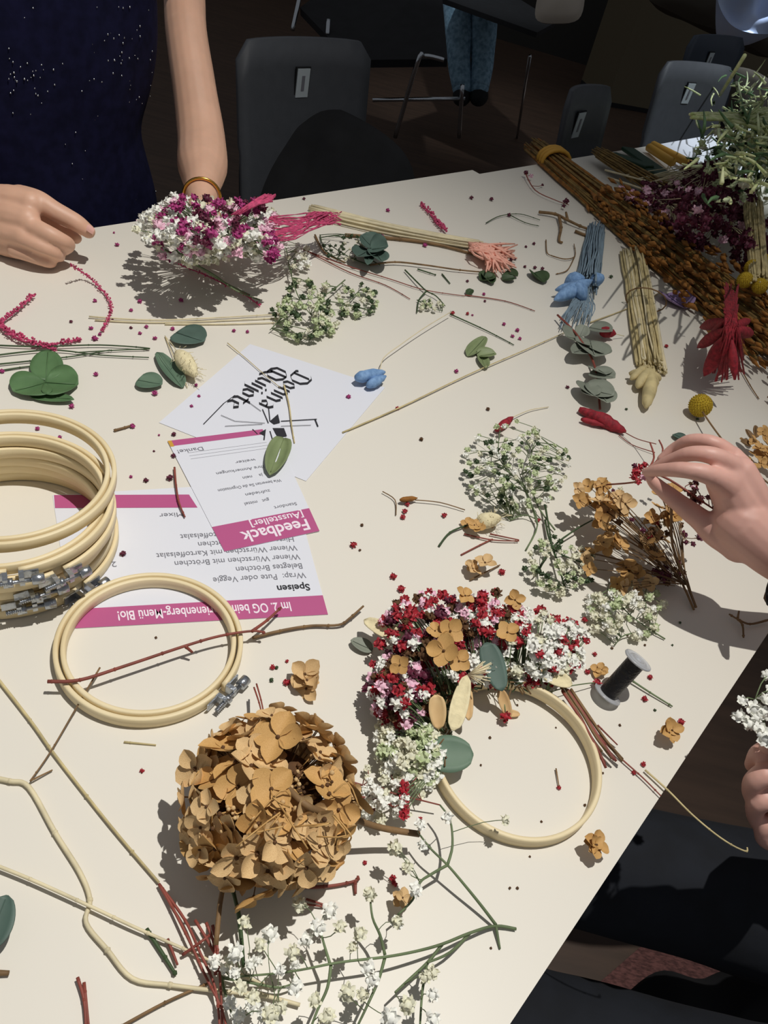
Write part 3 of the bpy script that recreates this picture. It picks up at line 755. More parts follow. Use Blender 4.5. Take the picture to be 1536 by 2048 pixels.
# wreath hoop
WR = P(1030, 1515, .006)
wreath = thing('flower_hoop', (WR.x, WR.y, TZ), 'wooden hoop dressed with red and white dried flowers and tan petals', 'decorated hoop')
b = MB(); c = Vector((WR.x, WR.y, TZ + .001)); ring_mesh(b, c, .0630, .0668, 0, .013, 'wood', Matrix.Rotation(.05, 3, 'X')); b.build('ring', wreath)
# spool
def spool():
    base = P(1212, 1392, .003); top = D(1268, 1330, depth(P(1268, 1330, .036)))
    ax = (top - base); L = .042; ax.normalize(); u = ax.orthogonal().normalized(); v = ax.cross(u)
    base = base + Vector((0, 0, .002))
    t = thing('wire_spool', (base.x, base.y, TZ), 'clear plastic spool of black wire standing tilted right of the flower hoop', 'spool')
    def lathe(prof, m, name, n=40):
        b = MB(); vs_ = []; fs = []
        for r_, h in prof:
            for k in range(n): a = 2 * math.pi * k / n; vs_.append(base + ax * h + (u * math.cos(a) + v * math.sin(a)) * r_)
        for i in range(len(prof) - 1):
            for k in range(n): fs.append((i * n + k, i * n + (k + 1) % n, (i + 1) * n + (k + 1) % n, (i + 1) * n + k))
        b.add(vs_, fs, m); return b.build(name, t)
    lathe([(.003, 0), (.0125, 0), (.0130, .0008), (.0125, .0016), (.003, .0016)], 'plastic', 'flange')
    lathe([(.003, L - .0018), (.0122, L - .0018), (.0128, L - .001), (.0125, L), (.0105, L + .0004), (.0100, L - .0002), (.0078, L - .0002), (.0072, L + .0006), (.0048, L + .0006), (.0042, L - .001), (.003, L - .001)], 'plastic', 'flange')
    lathe([(.0030, 0), (.0030, L), (.0042, L), (.0042, 0), (.0030, 0)], 'plastic', 'core')
    lathe([(.004, .0018)] + [(.0078 + .0003 * (i % 2), .0018 + i * (L - .0038) / 40) for i in range(41)] + [(.004, L - .002)], 'wire', 'wire_winding')
spool()
# ------------------------------------------------------------------ plants
random.seed(21)
def twig(name, label, paths, r, m, cat='twig', group=None, n=5):
    b = MB(); c0 = None
    for p in paths:
        c = pl(p, n); c = [Vector((q.x, q.y, max(q.z, TZ + r))) for q in c]; c0 = c0 or c[0]
        b.tube(c, [r * (1 - .35 * i / len(c)) for i in range(len(c))], m, 7)
        for q in (c[1:-1:4] if r < .0016 else c[n:-1:n * 2]): b.ball(q, r * 1.18, m, seg=6, ring=4)
    o = b.build(name, None, c0); return tag(o, label, cat, group)
def leaf(name, label, pts, m, cat='leaf', cup=.15, parent=None, z=.002, lift=.004, group=None, stalk=None, ex=.5):
    """pts: list of (base px, tip px, width px)"""
    b = MB()
    for bx, by, tx, ty, wp in pts:
        a, c = P(bx, by, z), P(tx, ty, z + lift); ll = math.hypot(tx - bx, ty - by); mx, my, qx, qy = (bx + tx) / 2, (by + ty) / 2, -(ty - by) / ll * wp / 2, (tx - bx) / ll * wp / 2
        wd = (P(mx + qx, my + qy, z) - P(mx - qx, my - qy, z)).length
        b.petal(a, c, (0, 0, 1), wd, m, cup=cup, nu=12, nv=6, sharp=1.0, ex=ex)
        b.tube([a, a.lerp(c, .92)], wd * .015, m, 5)
    for v in b.v: v.z = max(v.z, TZ + .0012)
    if stalk: b.tube(pl(stalk), .0009, 'stem', 5)
    if parent is not None: o = b.build(name, parent)
    else: o = b.build(name, None, P(pts[0][0], pts[0][1], z)); tag(o, label, cat, group)
    sd = o.modifiers.new('s', 'SOLIDIFY'); sd.thickness = .0006
    return o

# ---- hydrangea head
def hydrangea():
    C = P(543, 1600, .048)
    t = thing('dried_hydrangea', (C.x, C.y, TZ), 'large round tan dried hydrangea head lying at the lower centre', 'dried flower')
    random.seed(31)
    b = MB(); stem_end = P(838, 1668, .022)
    b.tube(curve([C + Vector((.0, .0, .03)), P(620, 1615, .085), P(690, 1632, .05), P(760, 1655, .03), stem_end], 5), [.0022] * 21, 'bstem', 8)
    b.tube(curve([C, P(455, 1745, .03), P(432, 1890, .02)], 5), .0016, 'bstem', 7)
    b.tube(curve([C, P(470, 1745, .025), P(480, 1840, .02), P(487, 1930, .01)], 5), .0012, 'dkstem', 7)
    hubc = C + Vector((.005, .0, -.01))
    b.tube([hubc, hubc + Vector((0, 0, -.03))], .003, 'bstem')
    # dark core of small buds
    core = MB(); core.ball(C + Vector((0, 0, -.004)), 1, 'brown', rx=(.033, .034, .030), seg=18, ring=12, jit=.15)
    core.build('core', t)
    N = 128; ga = math.pi * (3 - 5 ** .5); cnt = 0
    for i in range(N):
        z = 1 - 1.55 * (i + .5) / N; rr = math.sqrt(max(0, 1 - z * z)); a = i * ga + U(-.1, .1)
        d = Vector((rr * math.cos(a), rr * math.sin(a), z)); 
        p = C + Vector((d.x * .050, d.y * .053, d.z * .040)) * U(.84, 1.10)
        # worn hollow on the upper right where the bare buds show
        h1 = P(600, 1555, .084); h2 = P(450, 1625, .076)
        if (p - h1).length < .016 or (p - h2).length < .010: continue
        if p.z < TZ + .012: p.z = TZ + U(.012, .02)
        nn = (d + Vector((U(-.7, .7), U(-.7, .7), U(-.3, .5)))).normalized()
        floret(t, p, U(.0120, .0165), nn, FM if R() < .8 else FG); cnt += 1
        b.tube([C + (p - C) * .6, p], .0005, 'bstem', 4)
    b.build('stem', t)
    g = MB()
    for hx, hy, hz, n_, sp in ((600, 1560, .082, 70, .016), (455, 1625, .078, 30, .009), (560, 1590, .088, 30, .016)):
        for i in range(n_):
            p = P(hx, hy, hz) + Vector((random.gauss(0, sp * .6), random.gauss(0, sp * .6), random.gauss(-.008, .006)))
            g.ball(p, U(.0010, .0018), 'brown' if R() < .6 else 'tan', seg=6, ring=4)
            g.tube([p, C + (p - C) * .7], .0004, 'tan2', 4)
    for i in range(9):
        p = P(U(540, 680), U(1520, 1660), .090); g.tube(curve([p, p + Vector((U(-.012, .012), U(-.012, .012), .004)), p + Vector((U(-.02, .02), U(-.02, .02), -.006))], 3), .0005, 'tan2', 5)
    tag(g.build('buds', t), None, None, None, 'stuff')
hydrangea()

# ---- bouquet held by the person
def bouquet():
    random.seed(41)
    stems = [[(395, 455, .075), (470, 462, .07), (560, 440, .06), (650, 432, .05)], [(380, 470, .075), (480, 470, .07), (570, 455, .06), (680, 440, .045)], [(340, 440, .08), (450, 455, .075), (540, 470, .06)],
             [(330, 500, .06), (420, 545, .03), (470, 580, .012), (520, 600, .004)], [(350, 500, .06), (440, 560, .02), (500, 590, .004)]]
    bl = []
    bl += scatter(175, 398, 462, 122, 64, .060, .125, .0078, ['white', 'white', 'white', 'cream', 'cream', 'pinkw', 'mag'])
    bl += scatter(60, 520, 470, 52, 52, .05, .10, .0072, ['white', 'white', 'cream', 'pinkw'])
    bl += scatter(22, 395, 415, 62, 26, .10, .13, .006, ['mag', 'mag', 'plum', 'pinkw']) + scatter(14, 490, 410, 40, 20, .09, .11, .0055, ['mag', 'mag', 'plum']) + scatter(22, 540, 490, 22, 30, .07, .10, .006, ['mag', 'mag', 'pinkw']) + scatter(14, 410, 455, 90, 30, .11, .13, .006, ['mag', 'plum'])
    bl += [(300 + 12 * i, 430 - 9 * i + U(-4, 4), .10, .0065, 'white') for i in range(5)] + [(285, 440, .09, .006, 'white'), (272, 460, .085, .006, 'cream')]
    random.shuffle(bl)
    def ex(root):
        b = MB()
        for k in range(34):   # feathery pink plumes trailing to the right
            y0 = U(432, 486); pts = [(540 + U(-20, 10), y0, .075), (590, y0 * .6 + 180 + U(-12, 12), .07), (640 + U(-20, 25), 438 + U(-16, 14), .06), (665 + U(-20, 20), 436 + U(-16, 16), .055)]
            c = pl(pts, 4); b.tube(c, [U(.0005, .0013) for _ in c], 'mstem', 5)
        for k in range(16):
            c = pl([(470 + U(-8, 8), 430, .10), (500 + U(-8, 10), 412, .11), (545 + U(-15, 10), 395 + U(-8, 8), .115)], 4); b.tube(c, [U(.0005, .0016) for _ in c], 'mstem', 5)
        b.build('plume', root)
    spray('bouquet', 'round pink and white baby\'s breath bouquet held in the hand at upper left', 'bouquet', None, stems, bl, .0016, 'stem', .0006, cap=100, hub=(430, 475, .05), extra=ex)
bouquet()

# ---- flowers on the wreath
def wreath_flowers():
    random.seed(51); root = wreath; bl = []
    bl += scatter(120, 855, 1270, 100, 85, .022, .060, .0052, ['red', 'red', 'pinkw', 'plum', 'white', 'red', 'brown'])
    bl += scatter(120, 812, 1375, 78, 85, .018, .055, .0052, ['red', 'red', 'pinkw', 'white', 'white', 'plum', 'brown'])
    bl += scatter(90, 970, 1245, 80, 62, .022, .055, .0052, ['red', 'pinkw', 'white', 'white', 'red', 'brown'])
    bl += scatter(120, 1075, 1292, 98, 75, .016, .048, .0056, ['white', 'white', 'white', 'cream', 'red'])
    bl += scatter(130, 825, 1490, 72, 92, .010, .035, .0052, ['white', 'cream', 'white', 'cream', 'greenw'])
    bl += scatter(40, 945, 1335, 90, 40, .02, .04, .0052, ['white', 'white', 'red'])
    bl += [(965, 1190 + 14 * i, .05, .0052, 'red') for i in range(6)] + [(1150, 1270 + 12 * i + U(-4, 4), .02, .0042, 'red') for i in range(4)]
    bl += [(808, 1570 + 12 * i, .02, .0040, 'red') for i in range(6)] + [(1012, 1433, .008, .005, 'red'), (1195, 1365, .006, .004, 'red')]
    random.shuffle(bl)
    pts = [P(x, y, z) for x, y, z, s, k in bl]
    g = MB(); st = MB(); kinds = {'red': 'red', 'plum': 'plum', 'pinkw': 'pinkw', 'white': 'white', 'cream': 'creamb', 'greenw': 'greenw', 'brown': 'brown'}
    rim = [Vector((WR.x + .065 * math.cos(a), WR.y + .065 * math.sin(a), TZ + .012)) for a in [math.radians(d) for d in range(72, 205, 6)]]
    for i, (p, q) in enumerate(zip(pts, bl)):
        h = min(rim, key=lambda r_: (r_ - p).length); st.tube(curve([h, h.lerp(p, .5) + Vector((0, 0, .004)), p], 2), .0005, 'stem', 4)
        if i < 100: blossom(root, p, q[3], q[4])
        else:
            me = BM[q[4]][0]; rot = Matrix.Rotation(U(0, 6.28), 3, 'Z'); g.add([p + rot @ (v.co * q[3]) for v in me.vertices], [tuple(f.vertices) for f in me.polygons], kinds[q[4]])
    tag(g.build('blossoms', root), None, None, None, 'stuff')
    for k in range(3, len(rim) - 2):   # foundation wrapped round the rim
        for j in range(7):
            a = rim[k] + Vector((U(-.012, .012), U(-.012, .012), U(-.004, .012))); c = rim[k + 1] + Vector((U(-.012, .012), U(-.012, .012), U(-.004, .012))); st.tube([a, c], .0007, 'dkstem' if R() < .5 else 'bstem', 4)
    # bound stem ends on the right rim
    for j in range(9):
        o = (U(-10, 12), U(-6, 6)); st.tube(pl([(1130 + o[0], 1378 + o[1], .016), (1165 + o[0], 1430 + o[1], .015), (1195 + o[0] * 1.4, 1480 + o[1], .011 + U(0, .004)), (1222 + o[0] * 2, 1520 + o[1] * 3, .009)], 4), .0011, 'rstem' if j % 2 else 'bstem', 6)
    st.build('stem', root)
    random.seed(52)
    for x, y, z, s in ((900, 1262, .062, .013), (888, 1302, .062, .013), (918, 1322, .060, .011), (1015, 1265, .052, .011), (800, 1330, .056, .009), (930, 1192, .045, .010), (1030, 1200, .04, .009), (870, 1262, .062, .009)):
        floret(root, P(x, y, z), s, Vector((U(-.5, .5), U(-.7, .2), 1)), FG)
    def pet(nm, bx, by, z0, tx, ty, z1, wpx, m, cup=.2):
        b = MB(); a, c = P(bx, by, z0), P(tx, ty, z1); b.petal(a, c, (U(-.2, .2), -.3, 1), wpx * depth(c) / FPX, m, cup=cup, nu=12, nv=6, ex=.42); o = b.build(nm, root); sd = o.modifiers.new('s', 'SOLIDIFY'); sd.thickness = .0008
    pet('petal', 872, 1390, .045, 878, 1458, .03, 34, 'tan')
    pet('petal', 905, 1460, .03, 935, 1350, .04, 34, 'cream'); pet('petal', 930, 1360, .03, 938, 1440, .02, 24, 'tan')
    pet('petal', 1085, 1345, .028, 1145, 1368, .024, 34, 'cream'); pet('petal', 810, 1280, .03, 728, 1238, .018, 34, 'cream')
    pet('petal', 1040, 1340, .02, 1100, 1350, .02, 20, 'tan'); pet('petal', 1000, 1380, .02, 1020, 1436, .006, 22, 'tan')
    pet('petal', 1005, 1425, .004, 1040, 1428, .004, 14, 'tan')
    for q in ((972, 1285, .045, 1005, 1382, .03, 48, 'dkeuca'), (860, 1508, .018, 947, 1508, .022, 74, 'euca')): pet('leaf', *q, cup=.08)
    for i in range(12):
        c = [P(940 + U(-6, 6), 1345, .045), P(965 + U(0, 14), 1340 + U(-22, 22), .042)]; 
    b = MB()
    for i in range(26): b.tube([P(935, 1350, .035), P(978 + U(-15, 6), 1348 + U(-26, 22), .045)], .0004, 'straw', 4)
    b.build('bristles', root)
wreath_flowers()

# ---- baby's breath sprig at the bottom (traced)
random.seed(61)
S1 = [[(1032, 1858, .002), (990, 1852, .004), (940, 1866, .010), (885, 1888, .014), (830, 1903, .018), (770, 1914, .022), (700, 1922, .024), (660, 1928, .024), (600, 1940, .022), (540, 1948, .018), (450, 1955, .012)],
      [(992, 1850, .004), (960, 1808, .010), (925, 1765, .016), (895, 1730, .020), (862, 1698, .022), (840, 1670, .022)],
      [(885, 1888, .012), (855, 1925, .014), (815, 1962, .016), (790, 1985, .018)],
      [(770, 1914, .020), (757, 1960, .022), (735, 2010, .022), (715, 2052, .02)],
      [(662, 1930, .022), (655, 1975, .02), (635, 2020, .018), (620, 2060, .016)],
      [(895, 1730, .020), (905, 1690, .022), (900, 1640, .024), (880, 1610, .024)], [(895, 1730, .02), (860, 1750, .022), (840, 1765, .024), (825, 1800, .024), (795, 1830, .02)],
      [(770, 1910, .02), (760, 1870, .024), (745, 1835, .028), (740, 1790, .03)], [(660, 1928, .022), (650, 1895, .024), (640, 1860, .026)], [(855, 1925, .012), (845, 1980, .014), (840, 2050, .012)],
      [(940, 1866, .008), (900, 1905, .012), (855, 1925, .016)], [(992, 1852, .004), (1000, 1898, .001)]]
B1 = [(600, 1808), (660, 1822), (740, 1788), (790, 1695), (830, 1780), (680, 1855), (720, 1868), (795, 1845), (850, 1955), (865, 1990), (585, 1905), (612, 1880), (520, 1890), (540, 1868), (705, 1895), (735, 1935), (745, 1960), (695, 1985), (725, 1990), (865, 1945), (815, 2010), (865, 2040), (540, 2030), (560, 1940), (470, 1905), (460, 1920), (1010, 1640), (790, 1700), (895, 1635), (845, 1690), (840, 1650), (795, 1845), (630, 2000), (655, 2035), (780, 2035), (490, 1845), (590, 1975), (635, 1855), (815, 1735), (560, 2015), (505, 1995), (480, 1975)]
spray('baby_breath_sprig', 'open baby\'s breath sprig with green forked stem at the bottom centre', 'flower sprig', None, S1, [(x, y, U(.026, .042), U(.0042, .0056), random.choice(['white', 'cream'])) for x, y in B1], .0011, 'stem', .0003)
S2 = [[(487, 1935, .002), (480, 1870, .006), (470, 1800, .01), (450, 1760, .02)], [(440, 1955, .004), (500, 1965, .008), (560, 1975, .01), (600, 1960, .012)], [(440, 1940, .004), (450, 1985, .006), (470, 2048, .008)]]
spray('baby_breath_sprig', 'small baby\'s breath sprig crossing the bundle of red stems at bottom left of centre', 'flower sprig', None, S2, [(x, y, U(.012, .03), U(.0038, .005), 'white') for x, y in ((450, 1935), (470, 1945), (500, 1930), (530, 2025), (545, 2040), (430, 1925), (505, 2010), (460, 2005), (475, 2030), (590, 1925), (515, 1920))], .0010, 'stem', .00035)
# ---- sprays lying right of the hydrangea
S3 = [[(745, 1620, .01), (790, 1600, .015), (830, 1560, .02), (850, 1520, .02)], [(690, 1560, .02), (740, 1575, .018), (800, 1590, .016), (880, 1610, .012)], [(680, 1590, .02), (760, 1600, .018), (800, 1625, .012)]]
spray('baby_breath_sprig', 'white baby\'s breath between the tan hydrangea and the flower hoop', 'flower sprig', None, S3, scatter(40, 770, 1590, 70, 60, .008, .03, .0042, ['white', 'cream', 'white']), .0009, 'rstem', .00035)
spray('baby_breath_sprig', 'green white baby\'s breath tuft above the tan petal clump at centre right', 'flower sprig', None,
      [[(1052, 1100, .002), (1075, 1050, .006), (1060, 1000, .015), (1040, 950, .02)], [(1075, 1050, .006), (1050, 980, .015), (1000, 920, .02), (1000, 860, .02)], [(1110, 1060, .004), (1070, 1000, .01), (1060, 920, .02), (1080, 860, .015)], [(1020, 1040, .002), (1050, 1030, .006), (1075, 1040, .006)]],
      scatter(150, 1035, 930, 108, 88, .01, .055, .0036, ['greenw', 'greenw', 'cream', 'white', 'stem']), .0009, 'stem', .0004)
spray('baby_breath_sprig', 'pale green baby\'s breath under the tan petal clump at right', 'flower sprig', None,
      [[(1075, 1145, .002), (1105, 1095, .008), (1150, 1060, .012), (1185, 1040, .014)], [(1105, 1095, .008), (1120, 1140, .01), (1130, 1180, .01)], [(1090, 1040, .006), (1110, 1100, .008), (1180, 1130, .01)], [(1090, 1010, .01), (1105, 1095, .008)]],
      scatter(70, 1120, 1130, 75, 62, .006, .03, .0038, ['greenw', 'cream', 'stem', 'cream']), .0012, 'dkstem', .0004)
spray('baby_breath_sprig', 'white baby\'s breath fan above the clear wire spool', 'flower sprig', None,
      [[(1330, 1278, .002), (1305, 1262, .004), (1260, 1230, .008), (1215, 1180, .01)], [(1305, 1262, .004), (1290, 1200, .01), (1300, 1150, .012)], [(1305, 1262, .004), (1250, 1270, .006), (1230, 1290, .003)]],
      scatter(72, 1250, 1218, 78, 62, .006, .026, .0048, ['white', 'cream', 'cream', 'greenw']), .0008, 'stem', .00035)
# tan clump with red twigs at right
def tan_clump():
    random.seed(71); base = P(1250, 1100, 0)
    t = thing('dried_hydrangea_sprig', (base.x, base.y, TZ), 'loose golden hydrangea florets on thin dark stems under the pinching hand', 'dried flower')
    b = MB(); hub = P(1375, 1170, .012)
    b.tube(pl([(1392, 1215, .004), (1375, 1170, .012), (1345, 1090, .05), (1340, 1000, .09), (1305, 952, .115)]), .0013, 'bstem', 6)
    b.tube(pl([(1388, 1220, .003), (1355, 1150, .012), (1300, 1080, .02), (1250, 1040, .03)]), .0011, 'bstem', 6)
    b.tube(pl([(1200, 970, .03), (1265, 965, .09), (1290, 955, .112)]), .0009, 'rstem', 6)
    for (cx, cy, rx, ry, z0, z1, n_) in ((1190, 985, 52, 26, .03, .045, 13), (1225, 1030, 38, 40, .03, .05, 12), (1325, 1020, 30, 36, .035, .05, 9), (1225, 1085, 26, 26, .025, .035, 6), (1310, 1090, 32, 26, .02, .03, 8), (1180, 1125, 18, 24, .012, .02, 4), (1255, 1160, 48, 26, .012, .022, 10), (1345, 1000, 28, 20, .05, .055, 4)):
        for i in range(n_):
            a = U(0, 6.28); r = math.sqrt(R()); p = P(cx + rx * r * math.cos(a), cy + ry * r * math.sin(a), U(z0, z1))
            floret(t, p, U(.008, .0125), Vector((U(-.8, .8), U(-.9, .5), U(.5, 1))), FG if R() < .7 else FM)
            b.tube(curve([p, p.lerp(hub, .4) + Vector((0, 0, .004)), p.lerp(hub, .75)], 3), .0004, 'bstem', 4)
    for x, y, z, s, k in scatter(34, 1270, 1030, 80, 70, .02, .05, .0036, ['plum', 'brown', 'cream', 'red']): blossom(t, P(x, y, z), s, k); 
    for x, y, z, s, k in scatter(16, 1335, 1150, 32, 26, .008, .02, .0038, ['plum', 'brown']): blossom(t, P(x, y, z), s, k); b.tube([P(x, y, z), hub], .0004, 'bstem', 4)
    b.build('stem', t)
tan_clump()
spray('red_blossom_twig', 'small forked twig with plum blossoms right of the golden florets', 'twig', None, [[(1390, 1215, .004), (1370, 1145, .02), (1352, 1130, .024)], [(1370, 1145, .02), (1365, 1090, .03), (1368, 1075, .032)]],
      [(1368, 1068, .032, .0038, 'plum'), (1398, 1076, .034, .0042, 'plum'), (1372, 1085, .03, .003, 'plum'), (1386, 1088, .03, .003, 'plum'), (1356, 1125, .024, .0036, 'plum'), (1362, 1050, .034, .003, 'brown')], .0007, 'bstem', .0004)
# pinched in the fingers: red blossoms and stems
spray('red_blossom_twig', 'twig of red blossoms pinched between thumb and fingertips at right', 'twig', None, [[(1270, 965, 0.1160), (1295, 942, 0.1200), (1325, 905, 0.1260), (1318, 880, 0.1280)], [(1295, 942, 0.1200), (1308, 915, 0.1240), (1300, 885, 0.1260)], [(1295, 942, 0.1200), (1340, 960, 0.1200), (1400, 1000, 0.1180), (1430, 1020, 0.1160)]],
      [(1272, 945, 0.1200, .0042, 'red'), (1280, 935, 0.1220, .004, 'red'), (1268, 955, 0.1180, .004, 'red'), (1285, 955, 0.1180, .004, 'pinkw'), (1276, 965, 0.1160, .0036, 'red'), (1270, 932, 0.1220, .0034, 'plum'), (1290, 930, 0.1240, .0034, 'red')] + scatter(22, 1395, 985, 38, 20, 0.1030, 0.1130, .003, ['plum', 'pinkw', 'brown'], False), .0012, 'rstem', .0004)
spray('red_dried_flower', 'red dyed spindle head on a thin stalk left of the pinching hand', 'dried flower', None, [[(1240, 865, .012), (1275, 882, .02), (1300, 890, .03)], [(1232, 868, .004), (1262, 890, .004), (1305, 905, .002)]], [(1250, 868, .014, .002, 'red')], .0007, 'bstem', .0003,
      extra=lambda root: head_part(root, [(1158, 818, 1222, 845, 22), (1160, 836, 1205, 850, 14), (1180, 832, 1248, 862, 30)], 'dred')) if False else None
def heads(name, label, specs, m, stalks=(), sm='straw', cat='dried flower', z=.006, sr=.0006, group=None, fuzz=0):
    """specs: spindle heads (x0,y0,x1,y1,width px[,z0,z1]) each a part"""
    p0 = P(specs[0][0], specs[0][1], 0); root = thing(name, (p0.x, p0.y, TZ), label, cat, group)
    for q in specs:
        x0, y0, x1, y1, wp = q[:5]; z0, z1 = (q[5], q[6]) if len(q) > 5 else (z, z)
        a, c = P(x0, y0, z0), P(x1, y1, z1); wd = wp * depth(a) / FPX; b = MB(); n_ = 10; cc = [a.lerp(c, i / n_) + Vector((0, 0, 0)) for i in range(n_ + 1)]
        b.tube(cc, [max(.0003, wd * .5 * math.sin(math.pi * min(1, (.05 + .93 * i / n_) ** .8)) ** .6) * U(.9, 1.1) for i in range(n_ + 1)], m, 10)
        for i in range(fuzz):
            t = R(); p = a.lerp(c, t); d = Vector((U(-1, 1), U(-1, 1), U(-.5, 1))).normalized() * wd * .5; b.tube([p + d * .8, p + d * U(1.15, 1.5) + (c - a) * .08], .0003, m, 3)
        for v in b.v: v.z = max(v.z, TZ + .0006)
        b.build('flower_head', root)
    if stalks:
        b = MB()
        for s_ in stalks: b.tube(pl(s_), sr, sm, 5)
        b.build('stem', root)
    return root
heads('red_dried_flower', 'red dyed spindle flower heads on thin stalks, left of the pinching hand', [(1158, 818, 1225, 848, 20), (1162, 838, 1210, 852, 12), (1175, 826, 1252, 864, 30)], 'dred', [[(1245, 862, .006), (1275, 878, .012), (1312, 888, .03)], [(1238, 870, .002), (1265, 890, .002), (1310, 905, .004)]], 'rstem')
heads('red_dried_flower', 'tiny red head on a thin stalk at the top of the green white tuft', [(993, 860, 1026, 834, 18)], 'dred', [[(1026, 834, .006), (1060, 820, .004), (1097, 814, .002)]])
heads('blue_dried_flower', 'pair of light blue dyed spindle heads right of the title card', [(712, 756, 770, 744, 26, .012, .012), (735, 772, 772, 752, 20, .008, .012)], 'blue', [[(760, 742, .01), (768, 715, .01), (800, 690, .01), (850, 655, .012), (903, 623, .012)]], 'straw')
# ---- scattered single leaves and petals
def cluster_leaves():
    t = thing('eucalyptus_leaves', (P(90, 755).x, P(90, 755).y, TZ), 'three joined round green leaves above the hoop stack', 'leaf')
    for q in ((92, 760, 96, 700, 66), (92, 765, 26, 782, 56), (88, 765, 156, 768, 62), (60, 790, 148, 798, 20)): leaf('leaf', None, [q], 'leaf', parent=t, cup=.1)
cluster_leaves()
leaf('eucalyptus_leaf', 'grey green leaf above the cream petal, near the long straw stems', [(352, 665, 408, 682, 46)], 'dkeuca', cup=.08)
leaf('eucalyptus_leaf', 'small green leaf beside magenta dots, left of the title card', [(275, 760, 324, 768, 34)], 'euca', cup=.1)
leaf('eucalyptus_leaf', 'narrow folded dark green leaf leaning on the cream petal', [(365, 775, 314, 702, 26)], 'euca', cup=.4)
heads('bunny_tail', 'cream oval bunny tail beside the narrow dark leaf', [(356, 706, 392, 752, 36, .012, .012)], 'cream', [[(356, 706, .01), (345, 690, .005), (330, 672, .002)]], fuzz=60)
leaf('olive_leaf', 'curled olive green leaf lying on the printed feedback form', [(568, 876, 540, 948, 44)], 'olivel', cup=.35, z=.003)
for q, lab in (((952, 618, 965, 672), None),): pass
t_ = thing('small_leaves', (P(960, 700).x, P(960, 700).y, TZ), 'loose trio of small olive leaves at the upper centre beside the long diagonal twig', 'leaf')
for q in ((935, 712, 972, 672, 22), (955, 712, 992, 706, 18), (962, 712, 972, 735, 16)): leaf('leaf', None, [q], 'olivel', parent=t_, cup=.3)
heads('bunny_tail', 'cream and brown dried head left of the green forked stem at centre right', [(955, 1045, 1002, 1035, 34, .01, .014)], 'cream', fuzz=40)
def clump_small(cx, cy, n_, label, rx=26, ry=14, s=.010, meshes=None):
    p = P(cx, cy, 0); t = thing('dried_florets', (p.x, p.y, TZ), label, 'dried flower'); 
    for i in range(n_): floret(t, P(cx + U(-rx, rx), cy + U(-ry, ry), U(.004, .014)), s * U(.8, 1.1), Vector((U(-.6, .6), U(-.6, .4), 1)), meshes or FG)
    return t
clump_small(955, 1045, 5, 'small brown floret clump under the cream and brown head')
clump_small(955, 1132, 3, 'two winged tan petals just above the flower hoop', 16, 6, .011, FM)
clump_small(612, 1365, 4, 'pair of tan florets standing above the hydrangea head', 10, 20, .015, FM)
clump_small(1336, 1465, 3, 'small tan florets near the right table edge', 10, 18, .010)
clump_small(1190, 1686, 3, 'small tan floret below the flower hoop near the table edge', 14, 8, .010)
clump_small(1205, 1345, 2, 'tiny tan floret tucked beside the wire spool', 8, 6, .008)
clump_small(800, 1802, 2, 'pale tan floret in the bottom baby\'s breath sprig', 10, 8, .008, FM)
leaf('leaf_scrap', 'dark leaf shape at the left edge below the straw stems', [(-30, 1900, 14, 1790, 70)], 'dkeuca', z=.012)
leaf('leaf_scrap', 'grey leaf left of the flower hoop, under the red blossoms', [(745, 1300, 702, 1280, 26)], 'greyeuca')
# ---- twigs and stems
twig('twig', 'long red brown twig lying across the single hoop', [[(95, 1363, .014), (160, 1360, .0145), (250, 1332, .0145), (370, 1292, .0145), (440, 1272, .0145), (505, 1262, .0145), (530, 1266, .012)], [(370, 1292, .0145), (385, 1305, .010)], [(505, 1262, .0145), (535, 1240, .012), (562, 1215, .010)]], .0014, 'rstem')
twig('twig', 'dark brown twig right of the single hoop, curving up beside the menu sheet', [[(505, 1276, .003), (560, 1262, .003), (620, 1252, .003), (677, 1250, .004), (700, 1236, .006), (727, 1212, .008)]], .0014, 'bstem')
twig('twig', 'thin dark twig lying over the left edge of the feedback form', [[(349, 935, .003), (352, 970, .004), (358, 1005, .004), (370, 1034, .003)]], .0011, 'rstem')
twig('dry_straw', 'pale straw with a knee, running from the left edge to the red stems', [[(-30, 1552, .003), (20, 1562, .003), (58, 1574, .003), (110, 1665, .003), (160, 1745, .003), (180, 1800, .003), (172, 1845, .003), (215, 1900, .003), (265, 1957, .003), (340, 1970, .003), (420, 1980, .004), (520, 1990, .004), (600, 2010, .004)]], .0017, 'straw')
twig('dry_straw', 'pale straw from the left edge crossing the kneed straw at lower left', [[(-30, 1722, .006), (60, 1758, .006), (175, 1810, .006), (260, 1850, .006), (350, 1890, .005), (430, 1925, .004), (540, 1975, .003)]], .0012, 'straw')
twig('dry_straw', 'long thin straw running down from the left edge to the red stem tip', [[(-30, 1325, .003), (60, 1440, .003), (110, 1510, .003), (220, 1650, .003), (318, 1765, .003)]], .0012, 'wheat')
twig('dry_straw', 'thin stalk crossing from the single hoop down to the straw knee', [[(200, 1335, .012), (150, 1420, .006), (100, 1505, .005), (60, 1562, .004)], [(60, 1562, .004), (105, 1540, .002)]], .0007, 'bstem')
t_r = [[(318, 1768, .004), (345, 1815, .006), (378, 1880, .008), (410, 1950, .008), (440, 2010, .008), (455, 2060, .008)], [(318, 1768, .004), (370, 1840, .006), (400, 1905, .008), (430, 1975, .008), (440, 2060, .008)], [(390, 1840, .01), (420, 1890, .01), (438, 1935, .01), (445, 2060, .004)], [(335, 1878, .004), (355, 1930, .004)], [(365, 1910, .004), (400, 1885, .01), (420, 1870, .01)], [(425, 1850, .012), (435, 1900, .01), (432, 1950, .01)], [(412, 1845, .012), (428, 1890, .01), (430, 1950, .01)]]
